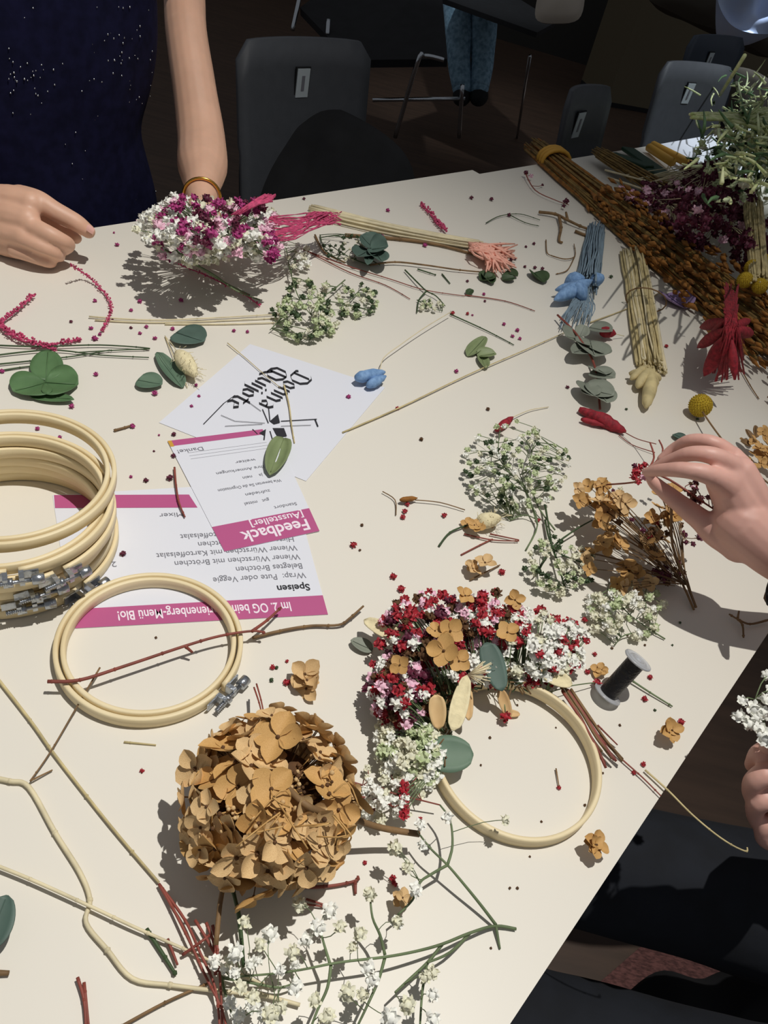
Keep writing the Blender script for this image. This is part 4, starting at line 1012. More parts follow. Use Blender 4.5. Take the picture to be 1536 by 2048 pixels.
twig('red_stem_bundle', 'bundle of thin red brown stems at the bottom left of centre', t_r, .0010, 'rstem', 'stem bundle')
twig('twig', 'pair of dark red twigs at the bottom edge, left', [[(155, 1955, .004), (168, 2000, .004), (172, 2060, .003)], [(168, 1965, .002), (178, 2060, .002)]], .0010, 'rstem')
twig('green_twig', 'short green twig piece beside the red stem bundle', [[(293, 1858, .003), (330, 1915, .003), (352, 1950, .003)]], .0014, 'dkstem')
twig('dry_straw', 'thin green brown stalk at the bottom edge below the kneed straw', [[(230, 2060, .003), (330, 2005, .003), (420, 1965, .003)]], .0010, 'bstem')
twig('twig', 'olive twig end at the left edge near the bottom', [[(-20, 1946, .003), (18, 1946, .003)]], .0020, 'bstem')
twig('straw_scrap', 'short pale scrap of straw between the single hoop and the hydrangea', [[(248, 1484, .001), (312, 1490, .001)]], .0008, 'wheat')
twig('twig', 'red brown forked twig below the hydrangea head', [[(590, 1768, .003), (603, 1774, .003), (660, 1772, .003), (710, 1762, .003), (716, 1752, .003)], [(710, 1762, .003), (711, 1788, .002)]], .0013, 'rstem')
twig('twig', 'small V-shaped red twig between white blossoms at the bottom', [[(612, 1798, .003), (655, 1813, .003), (605, 1808, .003)]], .0008, 'rstem')
twig('twig', 'two red stalks rising beside the hydrangea head on its upper left', [[(513, 1368, .02), (522, 1400, .03), (528, 1430, .04)], [(508, 1375, .018), (518, 1405, .028), (524, 1430, .038)]], .0007, 'rstem')
twig('long_twig', 'very long thin twig from the title card up to the grey eucalyptus sprig', [[(685, 865, .002), (800, 815, .003), (935, 750, .004), (1050, 700, .004), (1130, 665, .003)], [(1180, 645, .003), (1260, 615, .002), (1320, 585, .002)]], .0010, 'wheat')
twig('twig', 'thin green twig to the right of the blue heads, running down right', [[(900, 628, .003), (960, 655, .003), (1000, 675, .002), (1028, 690, .002)]], .0010, 'dkstem')
twig('dry_straws', 'long pale straws lying under the bouquet shadow', [[(178, 633, .003), (300, 640, .003), (420, 636, .003), (560, 628, .003)], [(190, 640, .002), (330, 645, .002), (560, 636, .002)], [(330, 648, .002), (450, 648, .002), (560, 645, .002)]], .0011, 'straw')
twig('dry_grass', 'tangle of thin dark stems above the three green leaves', [[(-20, 690, .003), (80, 693, .004), (200, 690, .004), (300, 697, .003), (240, 700, .003), (150, 705, .003)], [(-20, 712, .003), (100, 700, .004), (200, 710, .003), (298, 715, .003)], [(-20, 730, .003), (60, 722, .003), (150, 712, .003), (220, 700, .003)], [(-20, 745, .002), (40, 735, .002), (90, 730, .002)]], .0010, 'dkstem')
twig('thin_stalk', 'thin pale stalk pointing down into the title of the card', [[(455, 686, .003), (490, 715, .003), (530, 750, .003), (560, 775, .003)]], .0006, 'wheat')
twig('thin_stalk', 'thin brown stalk crossing the windmill drawing on the card', [[(568, 770, .003), (578, 810, .003), (583, 850, .003), (589, 886, .002)]], .0010, 'wheat')
twig('thin_stalk', 'thin stalk near the small green leaf', [[(330, 672, .002), (350, 720, .004), (375, 775, .002)]], .0006, 'wheat')
twig('twig', 'short brown twig left of the feedback form\'s top corner', [[(228, 861, .002), (250, 855, .002), (268, 849, .002)]], .0014, 'bstem')
twig('twig', 'thin branching stalk right of the wire spool', [[(1262, 1360, .004), (1300, 1385, .003), (1345, 1413, .002)]], .0010, 'stem')
twig('twig', 'thin red stalk pair running from the flower hoop to the table edge', [[(1200, 1475, .004), (1240, 1515, .003), (1285, 1555, .003), (1322, 1592, .003)], [(1195, 1450, .008), (1235, 1490, .004)]], .0008, 'rstem')
twig('hanging_stalk', 'long pale stalk overhanging the right table edge with a small hook', [[(1290, 1540, .003), (1335, 1580, .004), (1385, 1630, .004), (1440, 1675, .002), (1488, 1703, .0), (1493, 1696, .0)]], .0009, 'wheat')
twig('twig', 'branching dark twig at the right edge in the arm\'s shadow', [[(1536, 1240, .004), (1500, 1248, .004), (1475, 1238, .006), (1458, 1228, .006)], [(1475, 1238, .005), (1485, 1250, .005), (1487, 1275, .004)], [(1475, 1238, .006), (1478, 1222, .007)]], .0012, 'bstem')
twig('thorny_twig', 'thick pale brown branching twig near the amber bundle', [[(1078, 424, .006), (1110, 428, .008), (1135, 440, .008), (1160, 452, .006), (1185, 462, .004), (1170, 470, .003)], [(1118, 432, .008), (1122, 455, .006), (1118, 480, .004), (1125, 485, .003)], [(1135, 440, .008), (1132, 425, .01)], [(1150, 462, .004), (1178, 472, .003), (1200, 470, .003)]], .0030, 'bstem')
twig('twig', 'thin dark forked twig below the thick brown branch', [[(1105, 512, .003), (1130, 518, .004), (1150, 512, .004), (1148, 488, .003)], [(1150, 512, .004), (1135, 540, .003), (1112, 548, .002)], [(1092, 480, .002), (1094, 505, .003), (1105, 512, .003)]], .0011, 'bstem')
twig('thin_stalk', 'forked thin stalk with tiny green flowers at the upper centre', [[(972, 446, .003), (1000, 432, .004), (1040, 428, .004), (1080, 440, .003)], [(1020, 430, .004), (1050, 445, .003), (1078, 452, .003)]], .0009, 'dkstem')
twig('green_twig', 'green forked sprig at the upper centre left of the thin diagonal twig', [[(810, 540, .004), (835, 565, .006), (853, 582, .006), (872, 592, .006), (890, 612, .003)], [(853, 582, .006), (838, 600, .004), (834, 625, .003)], [(835, 538, .003), (860, 546, .003), (872, 550, .002)], [(884, 548, .002), (900, 567, .002)]], .0012, 'dkstem')
twig('long_twigs', 'long thin reddish twigs running under the pink tipped bundle', [[(595, 495, .003), (690, 530, .004), (780, 558, .003), (850, 580, .003), (930, 592, .002)], [(620, 505, .003), (700, 545, .003), (770, 570, .002), (820, 598, .002)], [(930, 590, .002), (1010, 602, .002), (1070, 622, .002)]], .0009, 'rstem')
twig('dark_twig', 'dark brown twig with small buds under the pink tipped bundle', [[(740, 530, .004), (790, 524, .006), (850, 530, .006), (920, 540, .005), (990, 546, .004)], [(630, 470, .003), (650, 505, .004), (690, 525, .004)]], .0016, 'bstem')
spray('baby_breath_sprig', 'feathery green white baby\'s breath above the title card', 'flower sprig', None,
      [[(570, 480, .004), (580, 540, .012), (600, 600, .018), (640, 650, .01)], [(600, 600, .018), (560, 640, .01), (540, 660, .006)], [(690, 560, .01), (650, 590, .015), (600, 600, .018)], [(750, 625, .004), (700, 610, .01), (640, 600, .016)], [(700, 600, .01), (720, 580, .006)]],
      scatter(95, 615, 620, 72, 62, .006, .035, .0050, ['greenw', 'cream', 'stem', 'greenw']) + scatter(40, 715, 600, 42, 34, .004, .02, .0042, ['cream', 'stem', 'greenw']) + scatter(22, 590, 520, 28, 45, .01, .03, .005, ['cream', 'white']), .0010, 'stem', .0005)
spray('baby_breath_sprig', 'thin dark-stemmed baby\'s breath left of the dark eucalyptus leaves', 'flower sprig', None,
      [[(640, 470, .003), (650, 500, .006), (680, 520, .006)], [(740, 530, .004), (700, 515, .006), (660, 490, .008)], [(760, 530, .004), (735, 515, .008), (720, 500, .01)]], scatter(34, 690, 495, 50, 26, .004, .02, .0032, ['cream', 'stem', 'stem']), .0010, 'dkstem', .0006)
spray('baby_breath_sprig', 'sparse baby\'s breath scrap enclosed by the green forked sprig', 'flower sprig', None, [[(834, 600, .004), (860, 615, .004), (885, 622, .003)]], scatter(18, 862, 612, 28, 14, .003, .01, .0034, ['cream', 'stem', 'greenw']), .0008, 'dkstem', .0005)
spray('pink_buds_twig', 'fine twig with pink buds above the thick brown branch', 'twig', None, [[(1050, 345, .01), (1070, 380, .006), (1110, 400, .006), (1138, 410, .004)]], [(1052, 345, .012, .006, 'plum'), (1062, 352, .01, .006, 'pinkw'), (1132, 402, .01, .007, 'plum'), (1128, 412, .008, .005, 'plum'), (1085, 370, .006, .004, 'plum')], .0012, 'rstem', .0006)
t_ = thing('eucalyptus_sprig', (P(745, 500).x, P(745, 500).y, TZ), 'dark grey green eucalyptus leaves beside the pale straw bundle', 'eucalyptus')
for q in ((745, 495, 722, 470, 34), (740, 500, 776, 492, 40), (738, 500, 715, 512, 26), (750, 500, 764, 522, 24), (742, 500, 735, 528, 20)): leaf('leaf', None, [q], 'dkeuca', parent=t_, cup=.15, z=.012, lift=.012)
for j, q in enumerate(((960, 560, 990, 552, 16), (968, 545, 985, 566, 14), (1010, 545, 1035, 552, 12), (1005, 560, 1030, 555, 12), (1068, 545, 1088, 564, 18), (935, 590, 944, 578, 12))):
    leaf('leaf_scrap', ['small dark leaf scrap just below the pink bundle tip', 'folded leaf scrap below the pink bundle tip, under its dark neighbour', 'leaf scrap right of the pink bundle tip, upper one', 'leaf scrap right of the pink bundle tip, lower one', 'pointed green leaf scrap left of the blue dyed bunch', 'tiny leaf scrap above the thin diagonal twig'][j], [q], 'dkstem', cup=.3)

# ---- stem bundles (dyed and dried bunches)
def bunch(name, label, a, c, wa, wc, n_, m, r, z0=.004, zh=.03, cat='dried bunch', bend=0, m2=None, extra=None, jitter=.12, part='stems'):
    """a,c pixels of both ends, wa,wc widths in px"""
    A, Cc = P(*a, 0), P(*c, 0); ax = (Cc - A).normalized(); sd = Vector((-ax.y, ax.x, 0)); WA = wa * depth(A) / FPX; WC = wc * depth(Cc) / FPX
    root = thing(name, (A.x, A.y, TZ), label, cat); b = MB()
    for i in range(n_):
        s0 = U(-.5, .5); h = R(); k0 = U(-jitter, jitter * .5); k1 = 1 + U(-jitter, jitter * .3); pts = []
        for j in range(6):
            t = k0 + (k1 - k0) * j / 5; wd = WA + (WC - WA) * t; s = s0 + U(-.06, .06)
            pts.append(A + (Cc - A) * t + sd * (s * wd + bend * math.sin(math.pi * t)) + Vector((0, 0, z0 + (zh * (.5 + .5 * t * (WC > WA))) * h * math.sqrt(max(0, 1 - (2 * s0) ** 2)))))
        b.tube(curve(pts, 2), r * U(.7, 1.3), (m2 if m2 and R() < .4 else m), 5)
    tag(b.build(part, root), None, None, None, 'stuff')
    if extra: extra(root, A, Cc, ax, sd)
    return root
random.seed(81)
def ex_amber(root, A, Cc, ax, sd):
    b = MB()
    for i in range(700):
        t = .30 + .85 * R(); wd = .05 + .20 * max(0, t - .15); s = U(-.5, .5); p = A + (Cc - A) * t + sd * s * wd + Vector((0, 0, .008 + .06 * R() * math.sqrt(max(0, 1 - 4 * s * s))))
        d = (ax + sd * U(-.3, .3) + Vector((0, 0, U(-.2, .3)))).normalized(); L = U(.012, .03)
        b.tube([p, p + d * L * .5, p + d * L], [U(.001, .002), U(.003, .0055), .0006], 'amber', 5)
    tag(b.build('flower_heads', root), None, None, None, 'stuff')
    b = MB(); p = A + (Cc - A) * .06
    for k in range(3): 
        q = p + ax * .010 * k; b.tube([q + sd * .034 * math.cos(a) + Vector((0, 0, .016 + .022 * math.sin(a))) for a in [i * math.pi / 8 for i in range(17)]], .005, 'band', 6, False)
    b.build('band', root)
bunch('amber_grass_bunch', 'long amber brown dried bunch tied with a yellow band, along the upper right', (1078, 312), (1560, 720), 58, 150, 170, 'oliveb', .0022, zh=.05, m2='amber', extra=ex_amber, jitter=.04)
def ex_red(root, A, Cc, ax, sd):
    for q in ((1455, 640, 1400, 655, 24), (1455, 655, 1395, 695, 26), (1455, 665, 1412, 735, 26), (1460, 665, 1440, 750, 24), (1462, 665, 1408, 752, 34), (1468, 660, 1505, 668, 26), (1465, 655, 1500, 640, 20), (1462, 670, 1470, 760, 18), (1450, 640, 1425, 675, 26)):
        a, c = P(q[0], q[1], .095), P(q[2], q[3], .05 if q[2] > 1450 else .02); wd = q[4] * depth(a) / FPX; b = MB(); cc = [a.lerp(c, i / 8) for i in range(9)]
        b.tube(cc, [.001, wd * .2, wd * .34, wd * .46, wd * .5, wd * .5, wd * .42, wd * .28, .001], 'dred', 9); b.build('flower_head', root)
    b = MB()
    for i in range(90): x = U(1425, 1490); b.tube([P(1462 + U(-15, 15), 565 + U(0, 60), .115), P(1462 + U(-15, 15), 650, .112), P(x, U(680, 765), .03)], .0011, 'dred', 4)
    tag(b.build('strands', root), None, None, None, 'stuff')
bunch('red_dyed_bunch', 'red dyed flower bunch with pale cut stems at the far right', (1462, 505), (1462, 665), 36, 34, 80, 'wheat', .0018, z0=.085, zh=.03, extra=ex_red)
def ex_redstem(a, c, m, n_, wd):
    b = MB()
    return b
def ex_blue(root, A, Cc, ax, sd):
    for q in ((1185, 560, 1108, 600, 30), (1170, 555, 1128, 568, 34), (1175, 575, 1145, 590, 44), (1190, 545, 1198, 572, 30), (1165, 570, 1110, 580, 20)):
        a, c = P(q[0], q[1], .03), P(q[2], q[3], .014); wd = q[4] * depth(a) / FPX; b = MB(); cc = [a.lerp(c, i / 8) for i in range(9)]
        b.tube(cc, [.001, wd * .25, wd * .4, wd * .5, wd * .5, wd * .5, wd * .42, wd * .28, .001], 'blue', 9); b.build('flower_head', root)
    b = MB()
    for i in range(46): x0 = U(1140, 1190); b.tube(curve([P(1168 + U(-16, 16), 575, .02), P(x0, 610, .012), P((x0 - 1165) * 1.3 + 1152, U(625, 660), .006)], 3), .0008, 'bluegrey', 4)
    tag(b.build('strands', root), None, None, None, 'stuff')
bunch('blue_dyed_bunch', 'light blue dyed flower bunch left of the straw coloured bundle', (1190, 468), (1168, 590), 34, 46, 60, 'bluegrey', .0014, zh=.03, extra=ex_blue)
def ex_wheat(root, A, Cc, ax, sd):
    for q in ((1295, 730, 1262, 758, 18), (1300, 735, 1275, 775, 22), (1302, 735, 1300, 800, 26), (1308, 735, 1292, 815, 26), (1290, 735, 1312, 775, 26), (1285, 740, 1258, 748, 12), (1300, 745, 1320, 760, 18)):
        a, c = P(q[0], q[1], .02), P(q[2], q[3], .010); wd = q[4] * depth(a) / FPX; b = MB(); cc = [a.lerp(c, i / 8) for i in range(9)]
        b.tube(cc, [.001, wd * .2, wd * .34, wd * .46, wd * .5, wd * .5, wd * .46, wd * .38, .002], 'wheat', 9); b.build('flower_head', root)
    b = MB(); q = P(1284, 618, 0); b.tube([q + sd * .033 * math.cos(a) + Vector((0, 0, .016 + .02 * math.sin(a))) for a in [i * math.pi / 8 for i in range(17)]], .0012, 'bstem', 5, False); b.build('string', root)
bunch('wheat_bundle', 'straw coloured stem bundle tied with string at the right', (1264, 520), (1300, 745), 48, 56, 110, 'wheat', .0016, zh=.035, m2='straw', extra=ex_wheat, jitter=.04)
def ex_salmon(root, A, Cc, ax, sd):
    b = MB()
    for i in range(90): b.tube(curve([P(945 + U(-8, 12), 492 + U(-8, 10), .012 + U(0, .01)), P(975 + U(-10, 15), 500 + U(-12, 18), .012 + U(0, .012)), P(985 + U(-15, 50), 515 + U(-28, 30), U(.004, .014))], 2), [.0016, .0018, .0022, .0020, .0012], 'salmon', 5)
    tag(b.build('plume', root), None, None, None, 'stuff')
bunch('pink_tipped_bundle', 'pale straw bundle ending in a salmon pink plume at the upper centre', (625, 430), (960, 500), 44, 22, 26, 'straw', .0020, z0=.005, zh=.02, extra=ex_salmon, bend=-.01, jitter=.03)
twig('dry_straw', 'single dark straw lying under the pink tipped bundle', [[(690, 470, .003), (800, 478, .004), (880, 490, .004), (960, 512, .003)]], .003, 'bstem')
# green grass bunch far right
def grass_bunch():
    random.seed(91); A = P(1500, 350, 0); root = thing('green_plant_bunch', (A.x, A.y, TZ), 'fresh pale green plant bunch at the upper right edge', 'plant bunch')
    b = MB()
    for i in range(14): b.tube(pl([(1378 + U(0, 20), 230 + U(-3, 6), .20 + U(-.01, .01)), (1440, 232 + U(-6, 8), .20), (1520 + U(-10, 40), 240 + U(-25, 30), .20)], 3), .0028, 'grass', 6)
    for i in range(620):
        x, y = random.gauss(1525, 52), random.gauss(285, 62)
        if x < 1392 or y > 400 or y < 150: continue
        z = U(.03, .24); a = U(0, 6.28); L = U(14, 44); d = (math.cos(a) * L, math.sin(a) * L - 8)
        b.tube(pl([(x, y, z), (x + d[0] * .5 + U(-4, 4), y + d[1] * .5 + U(-4, 4), z + U(0, .02)), (x + d[0], y + d[1], z + U(-.02, .03))], 2), [.0034, .003, .0024, .0018, .0010], random.choice(['grass', 'grass', 'leaf', 'greenw']), 4)
    b.tube(pl([(1440, 190, .2), (1465, 150, .3), (1490, 110, .34)], 3), .003, 'grass')
    tag(b.build('foliage', root), None, None, None, 'stuff')
    for x, y in [(random.gauss(1480, 38), random.gauss(300, 45)) for _ in range(46)]: blossom(root, P(x, y, U(.06, .16)), .010, random.choice(['cream', 'greenw', 'stem']))
grass_bunch()
def plum_cloud():
    bl = scatter(210, 1415, 415, 105, 88, .03, .13, .0105, ['plum'] * 11 + ['pinkw']) + scatter(60, 1295, 392, 60, 30, .03, .07, .008, ['plum', 'plum', 'pinkw']) + scatter(60, 1500, 480, 50, 60, .02, .10, .010, ['plum']) + scatter(50, 1420, 345, 50, 26, .05, .12, .010, ['plum'])
    spray('plum_baby_breath_bunch', 'dark plum dyed baby\'s breath bunch over the amber bundle', 'flower bunch', None, [[(1215, 355, .02), (1290, 380, .04), (1380, 420, .05)], [(1210, 340, .02), (1300, 365, .04), (1400, 400, .06)], [(1230, 375, .02), (1310, 400, .05), (1420, 430, .05)], [(1380, 420, .05), (1460, 450, .05), (1520, 480, .04)]], bl, .0022, 'straw', .0009)
plum_cloud()
bunch('brown_grass_stems', 'fan of thin brown stems between the amber bundle and the green straps', (1200, 330), (1330, 420), 50, 70, 60, 'oliveb', .0016, z0=.02, zh=.03)
def strap():
    t = thing('green_strap_bundle', (P(1260, 310).x, P(1260, 310).y, TZ), 'dark green flat stems laid across the white far table corner', 'stem bundle')
    for q in ((1222, 308, 1300, 335, 26), (1255, 298, 1345, 360, 30), (1240, 322, 1330, 352, 22)):
        a, c = P(q[0], q[1], .012), P(q[2], q[3], .03); b = MB(); d = (c - a).normalized(); s_ = Vector((-d.y, d.x, 0)); b.box((a + c) / 2, (c - a).length, q[4] * depth(a) / FPX, .010, 'dkgreen', d, s_); o = b.build('strap', t, smooth=False); m = o.modifiers.new('b', 'BEVEL'); m.width = .004; m.segments = 3
strap()
def ystrap():
    t = thing('yellow_strap_bundle', (P(1330, 310).x, P(1330, 310).y, TZ), 'yellow flat stems beside the dark green ones at the far table corner', 'stem bundle')
    for q in ((1298, 295, 1345, 325, 16), (1305, 290, 1375, 325, 16), (1320, 300, 1390, 332, 14)):
        a, c = P(q[0], q[1], .012), P(q[2], q[3], .02); b = MB(); b.tube([a, c], q[4] * .5 * depth(a) / FPX, 'band', 8); b.build('stem', t)
ystrap()
# white cloth / paper on the far corner
b = MB(); q = [P(1300, 292, .001), P(1536, 250, .001), P(1600, 330, .001), P(1380, 372, .001)]; b.prism([(p.x, p.y) for p in q][::-1], TZ + .0006, TZ + .0016, 'paper'); o = b.build('paper_sheet', smooth=False); tag(o, 'white paper under the green plant bunch at the far table corner', 'paper')
# grey eucalyptus sprig at right
def euc():
    t = thing('eucalyptus_sprig', (P(1190, 740).x, P(1190, 740).y, TZ), 'grey eucalyptus sprig with round leaves below the blue bunch', 'eucalyptus')
    b = MB(); b.tube(pl([(1115, 630, .01), (1150, 665, .015), (1185, 720, .012), (1195, 770, .01), (1200, 818, .004)]), .0016, 'rstem', 6); b.build('stem', t)
    for q in ((1165, 680, 1132, 672, 34), (1180, 680, 1190, 712, 48), (1178, 655, 1225, 662, 26), (1190, 690, 1145, 705, 24), (1190, 695, 1212, 708, 22), (1180, 745, 1230, 755, 30), (1190, 735, 1212, 748, 24), (1165, 775, 1228, 790, 40), (1190, 770, 1215, 805, 36), (1170, 765, 1185, 790, 30), (1160, 672, 1170, 650, 30)): leaf('leaf', None, [q], 'greyeuca', parent=t, cup=.12, z=.010, lift=.010)
euc()
heads('red_dried_flower', 'short red head poking out behind the grey eucalyptus leaves', [(1200, 662, 1232, 668, 22, .01, .012)], 'dred', [[(1232, 668, .01), (1248, 672, .004)]])
leaf('lilac_petal', 'lilac petal left of the amber bundle at the right', [(1332, 588, 1372, 616, 34)], 'purple', cup=.2)
# yellow ball flowers
def craspedia(x, y, rp, z, stem, label, group=None):
    c = P(x, y, z); t = thing('yellow_ball_flower', (c.x, c.y, TZ), label, 'dried flower', group); r = rp * depth(c) / FPX
    b = MB(); b.ball(c, r, 'yellow', seg=24, ring=16)
    random.seed(int(x)); ga = math.pi * (3 - 5 ** .5)
    for i in range(260):
        zz = 1 - 2 * (i + .5) / 260; rr = math.sqrt(1 - zz * zz); d = Vector((rr * math.cos(i * ga), rr * math.sin(i * ga), zz)); b.ball(c + d * r, r * .085, 'yellow', seg=5, ring=3)
    b.build('flower_head', t)
    if stem: b = MB(); b.tube(pl(stem), .0011, 'bstem', 6); b.build('stem', t)
craspedia(1401, 811, 22, .018, [(1404, 822, .018), (1430, 860, .02), (1470, 910, .02), (1510, 945, .018), (1560, 985, .015)], 'yellow ball flower on a long bent stem above the pinching hand')
for j, (x, y) in enumerate(((1505, 535), (1532, 525), (1490, 560), (1520, 572))):
    craspedia(x, y, 15, .085, None, ['dull yellow ball flower by the red bunch stems, upper left of four', 'dull yellow ball flower at the right edge, upper right of four', 'dull yellow ball flower next to the red bunch stems, lower left of four', 'dull yellow ball flower at the right edge, lower right of four'][j], 'yellow balls at the right edge')
twig('thin_stalk', 'thin brown stalk under the red dyed bunch', [[(1478, 730, .004), (1500, 770, .003), (1518, 798, .002)]], .0010, 'bstem')
# brown dried cluster right edge
def brown_cluster():
    random.seed(95); t = thing('dried_seed_head', (P(1520, 900).x, P(1520, 900).y, TZ), 'brown dried seed head at the right edge above the wrist', 'dried flower')
    for i in range(34): floret(t, P(1528 + random.gauss(0, 16), 900 + random.gauss(0, 24), U(.012, .045)), U(.007, .011), Vector((U(-.7, .7), U(-.7, .5), 1)), FG)
    for q in ((1505, 880, 1492, 858, 8), (1512, 875, 1512, 850, 10), (1500, 892, 1482, 882, 10)): leaf('bract', None, [q], 'bstem', parent=t, cup=.3, z=.02)
brown_cluster()
twig('curly_twig', 'curled dark twig at the right edge beside the wrist', [[(1536, 985, .004), (1515, 985, .005), (1510, 1000, .005), (1525, 1018, .004), (1545, 1010, .004)], [(1512, 1000, .005), (1540, 995, .004)]], .0012, 'dkstem')
leaf('leaf_scrap', 'small dark leaf just above the pinching hand', [(1348, 868, 1372, 880, 14)], 'dkeuca')
# white blossoms held at the lower right edge
spray('white_blossom_sprig', 'white blossoms held by the hand at the lower right edge', 'flower sprig', None, [[(1540, 1560, .045), (1540, 1500, .06), (1528, 1445, .07), (1510, 1400, .075)]], [(x, y, .075 + U(-.01, .01), U(.0048, .0066), 'white') for x, y in ((1484, 1402), (1478, 1432), (1498, 1448), (1512, 1436), (1527, 1426), (1532, 1400), (1535, 1350), (1520, 1460), (1536, 1465), (1508, 1418), (1545, 1380), (1530, 1475))], .0010, 'stem', .0005)
# magenta feathered strands
def strand(label, paths, seed, r=.0014):
    random.seed(seed); b = MB(); c0 = None
    for p in paths:
        c = pl(p, 8); c0 = c0 or c[0]; b.tube(c, r * .6, 'mstem', 5)
        for i, q in enumerate(c):
            for k in range(3):
                d = Vector((U(-1, 1), U(-1, 1), U(-.2, 1))).normalized(); e = q + d * r * U(1, 2.2); e.z = max(e.z, TZ + .001); b.ball(e, r * U(.5, .9), 'mstem', seg=5, ring=4)
    return tag(b.build('amaranth_strand', None, c0), label, 'dried strand')
strand('curved magenta strand hanging from the left hand down to the straws', [[(142, 530, .03), (165, 545, .012), (190, 565, .005), (212, 590, .004), (222, 615, .004), (215, 640, .004), (204, 662, .003)]], 1)
strand('branched magenta strand at the left edge above the dark stems', [[(65, 590, .006), (40, 615, .006), (15, 635, .006), (-10, 655, .005)], [(-10, 640, .006), (10, 660, .006), (40, 680, .006), (90, 690, .005), (130, 684, .004), (160, 678, .003)], [(0, 650, .004), (30, 668, .006), (70, 685, .006), (110, 702, .004)]], 2, .0019)
strand('magenta strand lying inside the bouquet shadow', [[(360, 530, .006), (410, 550, .006), (455, 572, .006), (490, 590, .004), (520, 612, .003)]], 3)
strand('short dark magenta strand with a thick tip at the upper centre', [[(843, 410, .003), (860, 425, .004), (872, 442, .005)], [(872, 442, .005), (880, 450, .006), (890, 460, .006)]], 4, .0026)
clump_small(872, 474, 1, 'small yellow scrap on the pale straw bundle', 2, 2, .010)
# ------------------------------------------------------------------ loose dots
LAND = [('three joined green leaves', 92, 760), ('magenta strand under the hand', 212, 610), ('bouquet shadow', 400, 580), ('cream bunny tail', 374, 730), ('small green leaf', 300, 767), ('menu sheet\'s left bar', 300, 1000), ('feedback form\'s yellow corner', 345, 885),
        ('blue dyed heads', 742, 758), ('pink plume', 985, 510), ('dark eucalyptus leaves', 745, 495), ('green forked sprig', 853, 582), ('olive leaf trio', 962, 705), ('grey eucalyptus sprig', 1190, 740), ('red heads', 1205, 845), ('green white tuft', 1035, 930), ('brown floret clump', 955, 1045),
        ('flower hoop', 900, 1230), ('wire spool', 1240, 1360), ('hydrangea head', 540, 1590), ('tan floret pair', 612, 1365), ('single hoop\'s screw', 468, 1400), ('bottom sprig', 780, 1850), ('flower hoop\'s empty middle', 1050, 1500), ('left hand', 150, 460), ('hoop stack', 130, 1100), ('thick brown branch', 1120, 445), ('edge florets', 1336, 1465), ('wheat bundle', 1285, 650), ('twig on the single hoop', 370, 1292), ('title card', 560, 760)]
used = {}
def where(x, y):
    n, lx, ly = min(LAND, key=lambda l: (l[1] - x) ** 2 + (l[2] - y) ** 2); dx, dy = x - lx, y - ly; dist = math.hypot(dx, dy)
    a = math.degrees(math.atan2(-dy, dx)) % 360
    d = ['right of', 'up and right of', 'above', 'up and left of', 'left of', 'down and left of', 'below', 'down and right of'][int((a + 22.5) // 45) % 8]
    q = 'just ' if dist < 40 else ('a little ' if dist < 80 else 'well ')
    return q + d + ' the ' + n
ORD = ['', 'second ', 'third ', 'fourth ', 'fifth ', 'sixth ', 'seventh ']
DC = {'mag': 'magenta', 'plum': 'dark plum', 'red': 'red', 'pinkw': 'pale pink', 'white': 'white', 'brown': 'brown', 'stem': 'dark green'}
random.seed(99)
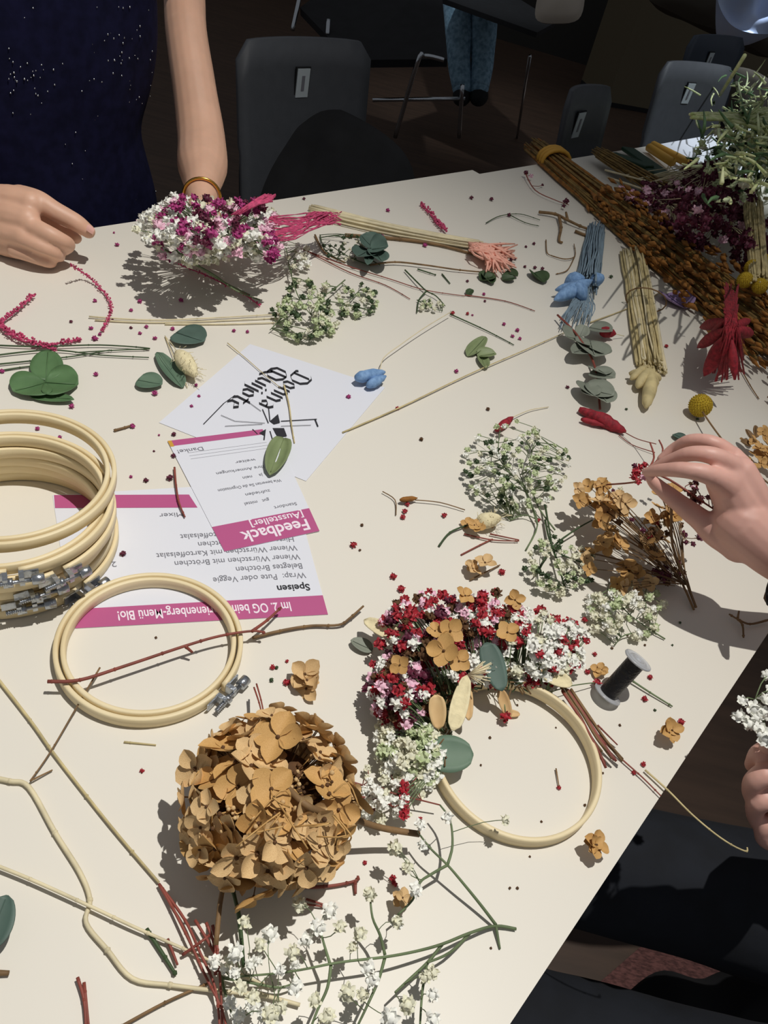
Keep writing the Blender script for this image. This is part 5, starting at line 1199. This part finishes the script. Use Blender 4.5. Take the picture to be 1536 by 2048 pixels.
DOTS = {'mag': [(190, 601, 9), (262, 620, 8), (182, 656, 9), (190, 676, 13), (200, 668, 8), (293, 653, 9), (310, 676, 9), (280, 666, 8), (345, 657, 9), (468, 661, 8), (495, 663, 8), (192, 748, 10), (143, 812, 12), (310, 786, 12), (392, 770, 8), (398, 792, 7), (265, 852, 11), (75, 857, 9), (120, 874, 9), (234, 489, 9), (228, 465, 5), (280, 602, 10), (362, 600, 10), (697, 793, 10), (913, 742, 10), (776, 420, 9), (768, 458, 11), (764, 472, 9), (850, 490, 10), (1035, 660, 9), (1025, 672, 8), (1040, 677, 8), (1008, 648, 8), (968, 588, 7), (318, 870, 5), (945, 630, 5), (4, 742, 10), (383, 812, 8), (1000, 487, 6), (262, 953, 7)],
        'plum': [(347, 911, 11), (348, 868, 10), (292, 960, 11), (340, 955, 14), (246, 1107, 13), (943, 395, 9), (983, 398, 9), (1022, 519, 8), (1030, 517, 8), (1070, 535, 8), (1085, 537, 8), (1050, 533, 7), (1068, 487, 7), (1052, 493, 6), (262, 655, 7), (142, 643, 7), (1135, 774, 8), (935, 562, 7), (608, 397, 7), (970, 602, 6), (308, 902, 5), (225, 640, 6), (1018, 430, 9)],
        'red': [(795, 816, 9), (707, 1089, 15), (787, 1152, 15), (803, 1177, 16), (889, 1030, 12), (810, 1022, 12), (806, 1034, 11), (815, 1008, 11), (905, 626, 10), (935, 627, 8), (1170, 1239, 13), (1363, 1443, 14), (1301, 1354, 11), (1290, 1397, 13), (1287, 1528, 11), (1268, 1545, 10), (1118, 1575, 9), (573, 1364, 14), (583, 1362, 12), (545, 1334, 11), (574, 1322, 8), (284, 1541, 10), (786, 1757, 16), (790, 1768, 12), (730, 1725, 9), (841, 1638, 10), (1004, 1143, 14), (1150, 1272, 12), (1163, 1268, 10), (1175, 1343, 11), (1076, 1040, 11), (1333, 692, 8), (1190, 1308, 10)],
        'brown': [(843, 878, 9), (720, 1100, 6), (724, 1050, 7), (976, 818, 8), (834, 1195, 11), (1035, 1410, 5), (1112, 1455, 4), (980, 1475, 6), (962, 1530, 5), (1050, 1240, 8), (1255, 1270, 6), (1224, 1296, 6), (1240, 1450, 6), (1020, 1776, 6), (1035, 1776, 6), (1193, 1604, 5), (1170, 1610, 6), (1083, 1643, 5), (1340, 1530, 0), (640, 1250, 0), (312, 1275, 6), (1206, 1546, 5), (1060, 1713, 5), (982, 1896, 5), (1290, 1290, 5), (1270, 690, 0)],
        'stem': [(543, 1360, 10), (553, 1335, 8), (1395, 838, 7), (1300, 788, 5), (1253, 818, 6), (1222, 553, 8), (1360, 1245, 6), (1345, 1290, 5), (1310, 1420, 6), (600, 1380, 5)]}
for k, lst in DOTS.items():
    for x, y, wpx in lst:
        if not wpx: continue
        r = wpx * .5 * depth(P(x, y)) / FPX * 1.05
        p = P(x, y, r * .78); o = bpy.data.objects.new('loose_blossom' if k in ('mag', 'plum', 'red') else 'plant_scrap', random.choice(BM[k])); COL.objects.link(o); o.location = p; o.scale = (r, r, r * .9); o.rotation_euler = (0, 0, U(0, 6.28))
        wh = where(x, y); key = (k, wh); used[key] = used.get(key, 0) + 1
        n_ = used[key]; 
        lab = ('loose %s blossom ' if k in ('mag', 'plum', 'red') else 'tiny %s plant scrap ') % DC[k] + wh
        if n_ > 1: lab = (ORD[min(n_ - 1, 6)] + lab).replace('small tan florets', 'tan florets')
        tag(o, lab, 'loose blossom' if k in ('mag', 'plum', 'red') else 'plant scrap', 'small blossoms scattered on the table' if k in ('mag', 'plum', 'red') else 'plant scraps scattered on the table')
heads('red_blossom_twig', 'small amber bud with pale stalks at the centre left of the tuft', [(800, 1000, 835, 996, 12)], 'amber', [[(765, 983, .003), (790, 1000, .003), (792, 1030, .002)], [(830, 1000, .004), (880, 1005, .004), (930, 1020, .003)]], 'bstem', cat='twig')
twig('twig', 'green twig pointing down left from the brown floret clump', [[(878, 1092, .002), (900, 1065, .003), (935, 1050, .004)]], .0012, 'dkstem')
twig('twig', 'pair of dark stalks under the brown floret clump', [[(928, 1068, .002), (985, 1080, .003), (1038, 1082, .003)], [(980, 1068, .003), (1038, 1080, .003)], [(922, 1110, .001), (960, 1090, .002), (985, 1078, .002)]], .0009, 'rstem')
twig('thin_stalk', 'tiny stalk with a dot inside the empty part of the flower hoop', [[(1112, 1537, .002), (1118, 1573, .002)]], .0006, 'bstem')
twig('thin_stalk', 'thin stalk leading from the small leaf trio to the right', [[(940, 1160, .002), (970, 1145, .004), (1000, 1130, .002)]], .0009, 'bstem')
for o in list(bpy.data.objects):
    if o.type == 'MESH' and o.data.users > 0 and o.data.name.endswith('_tmp'): bpy.data.objects.remove(o)
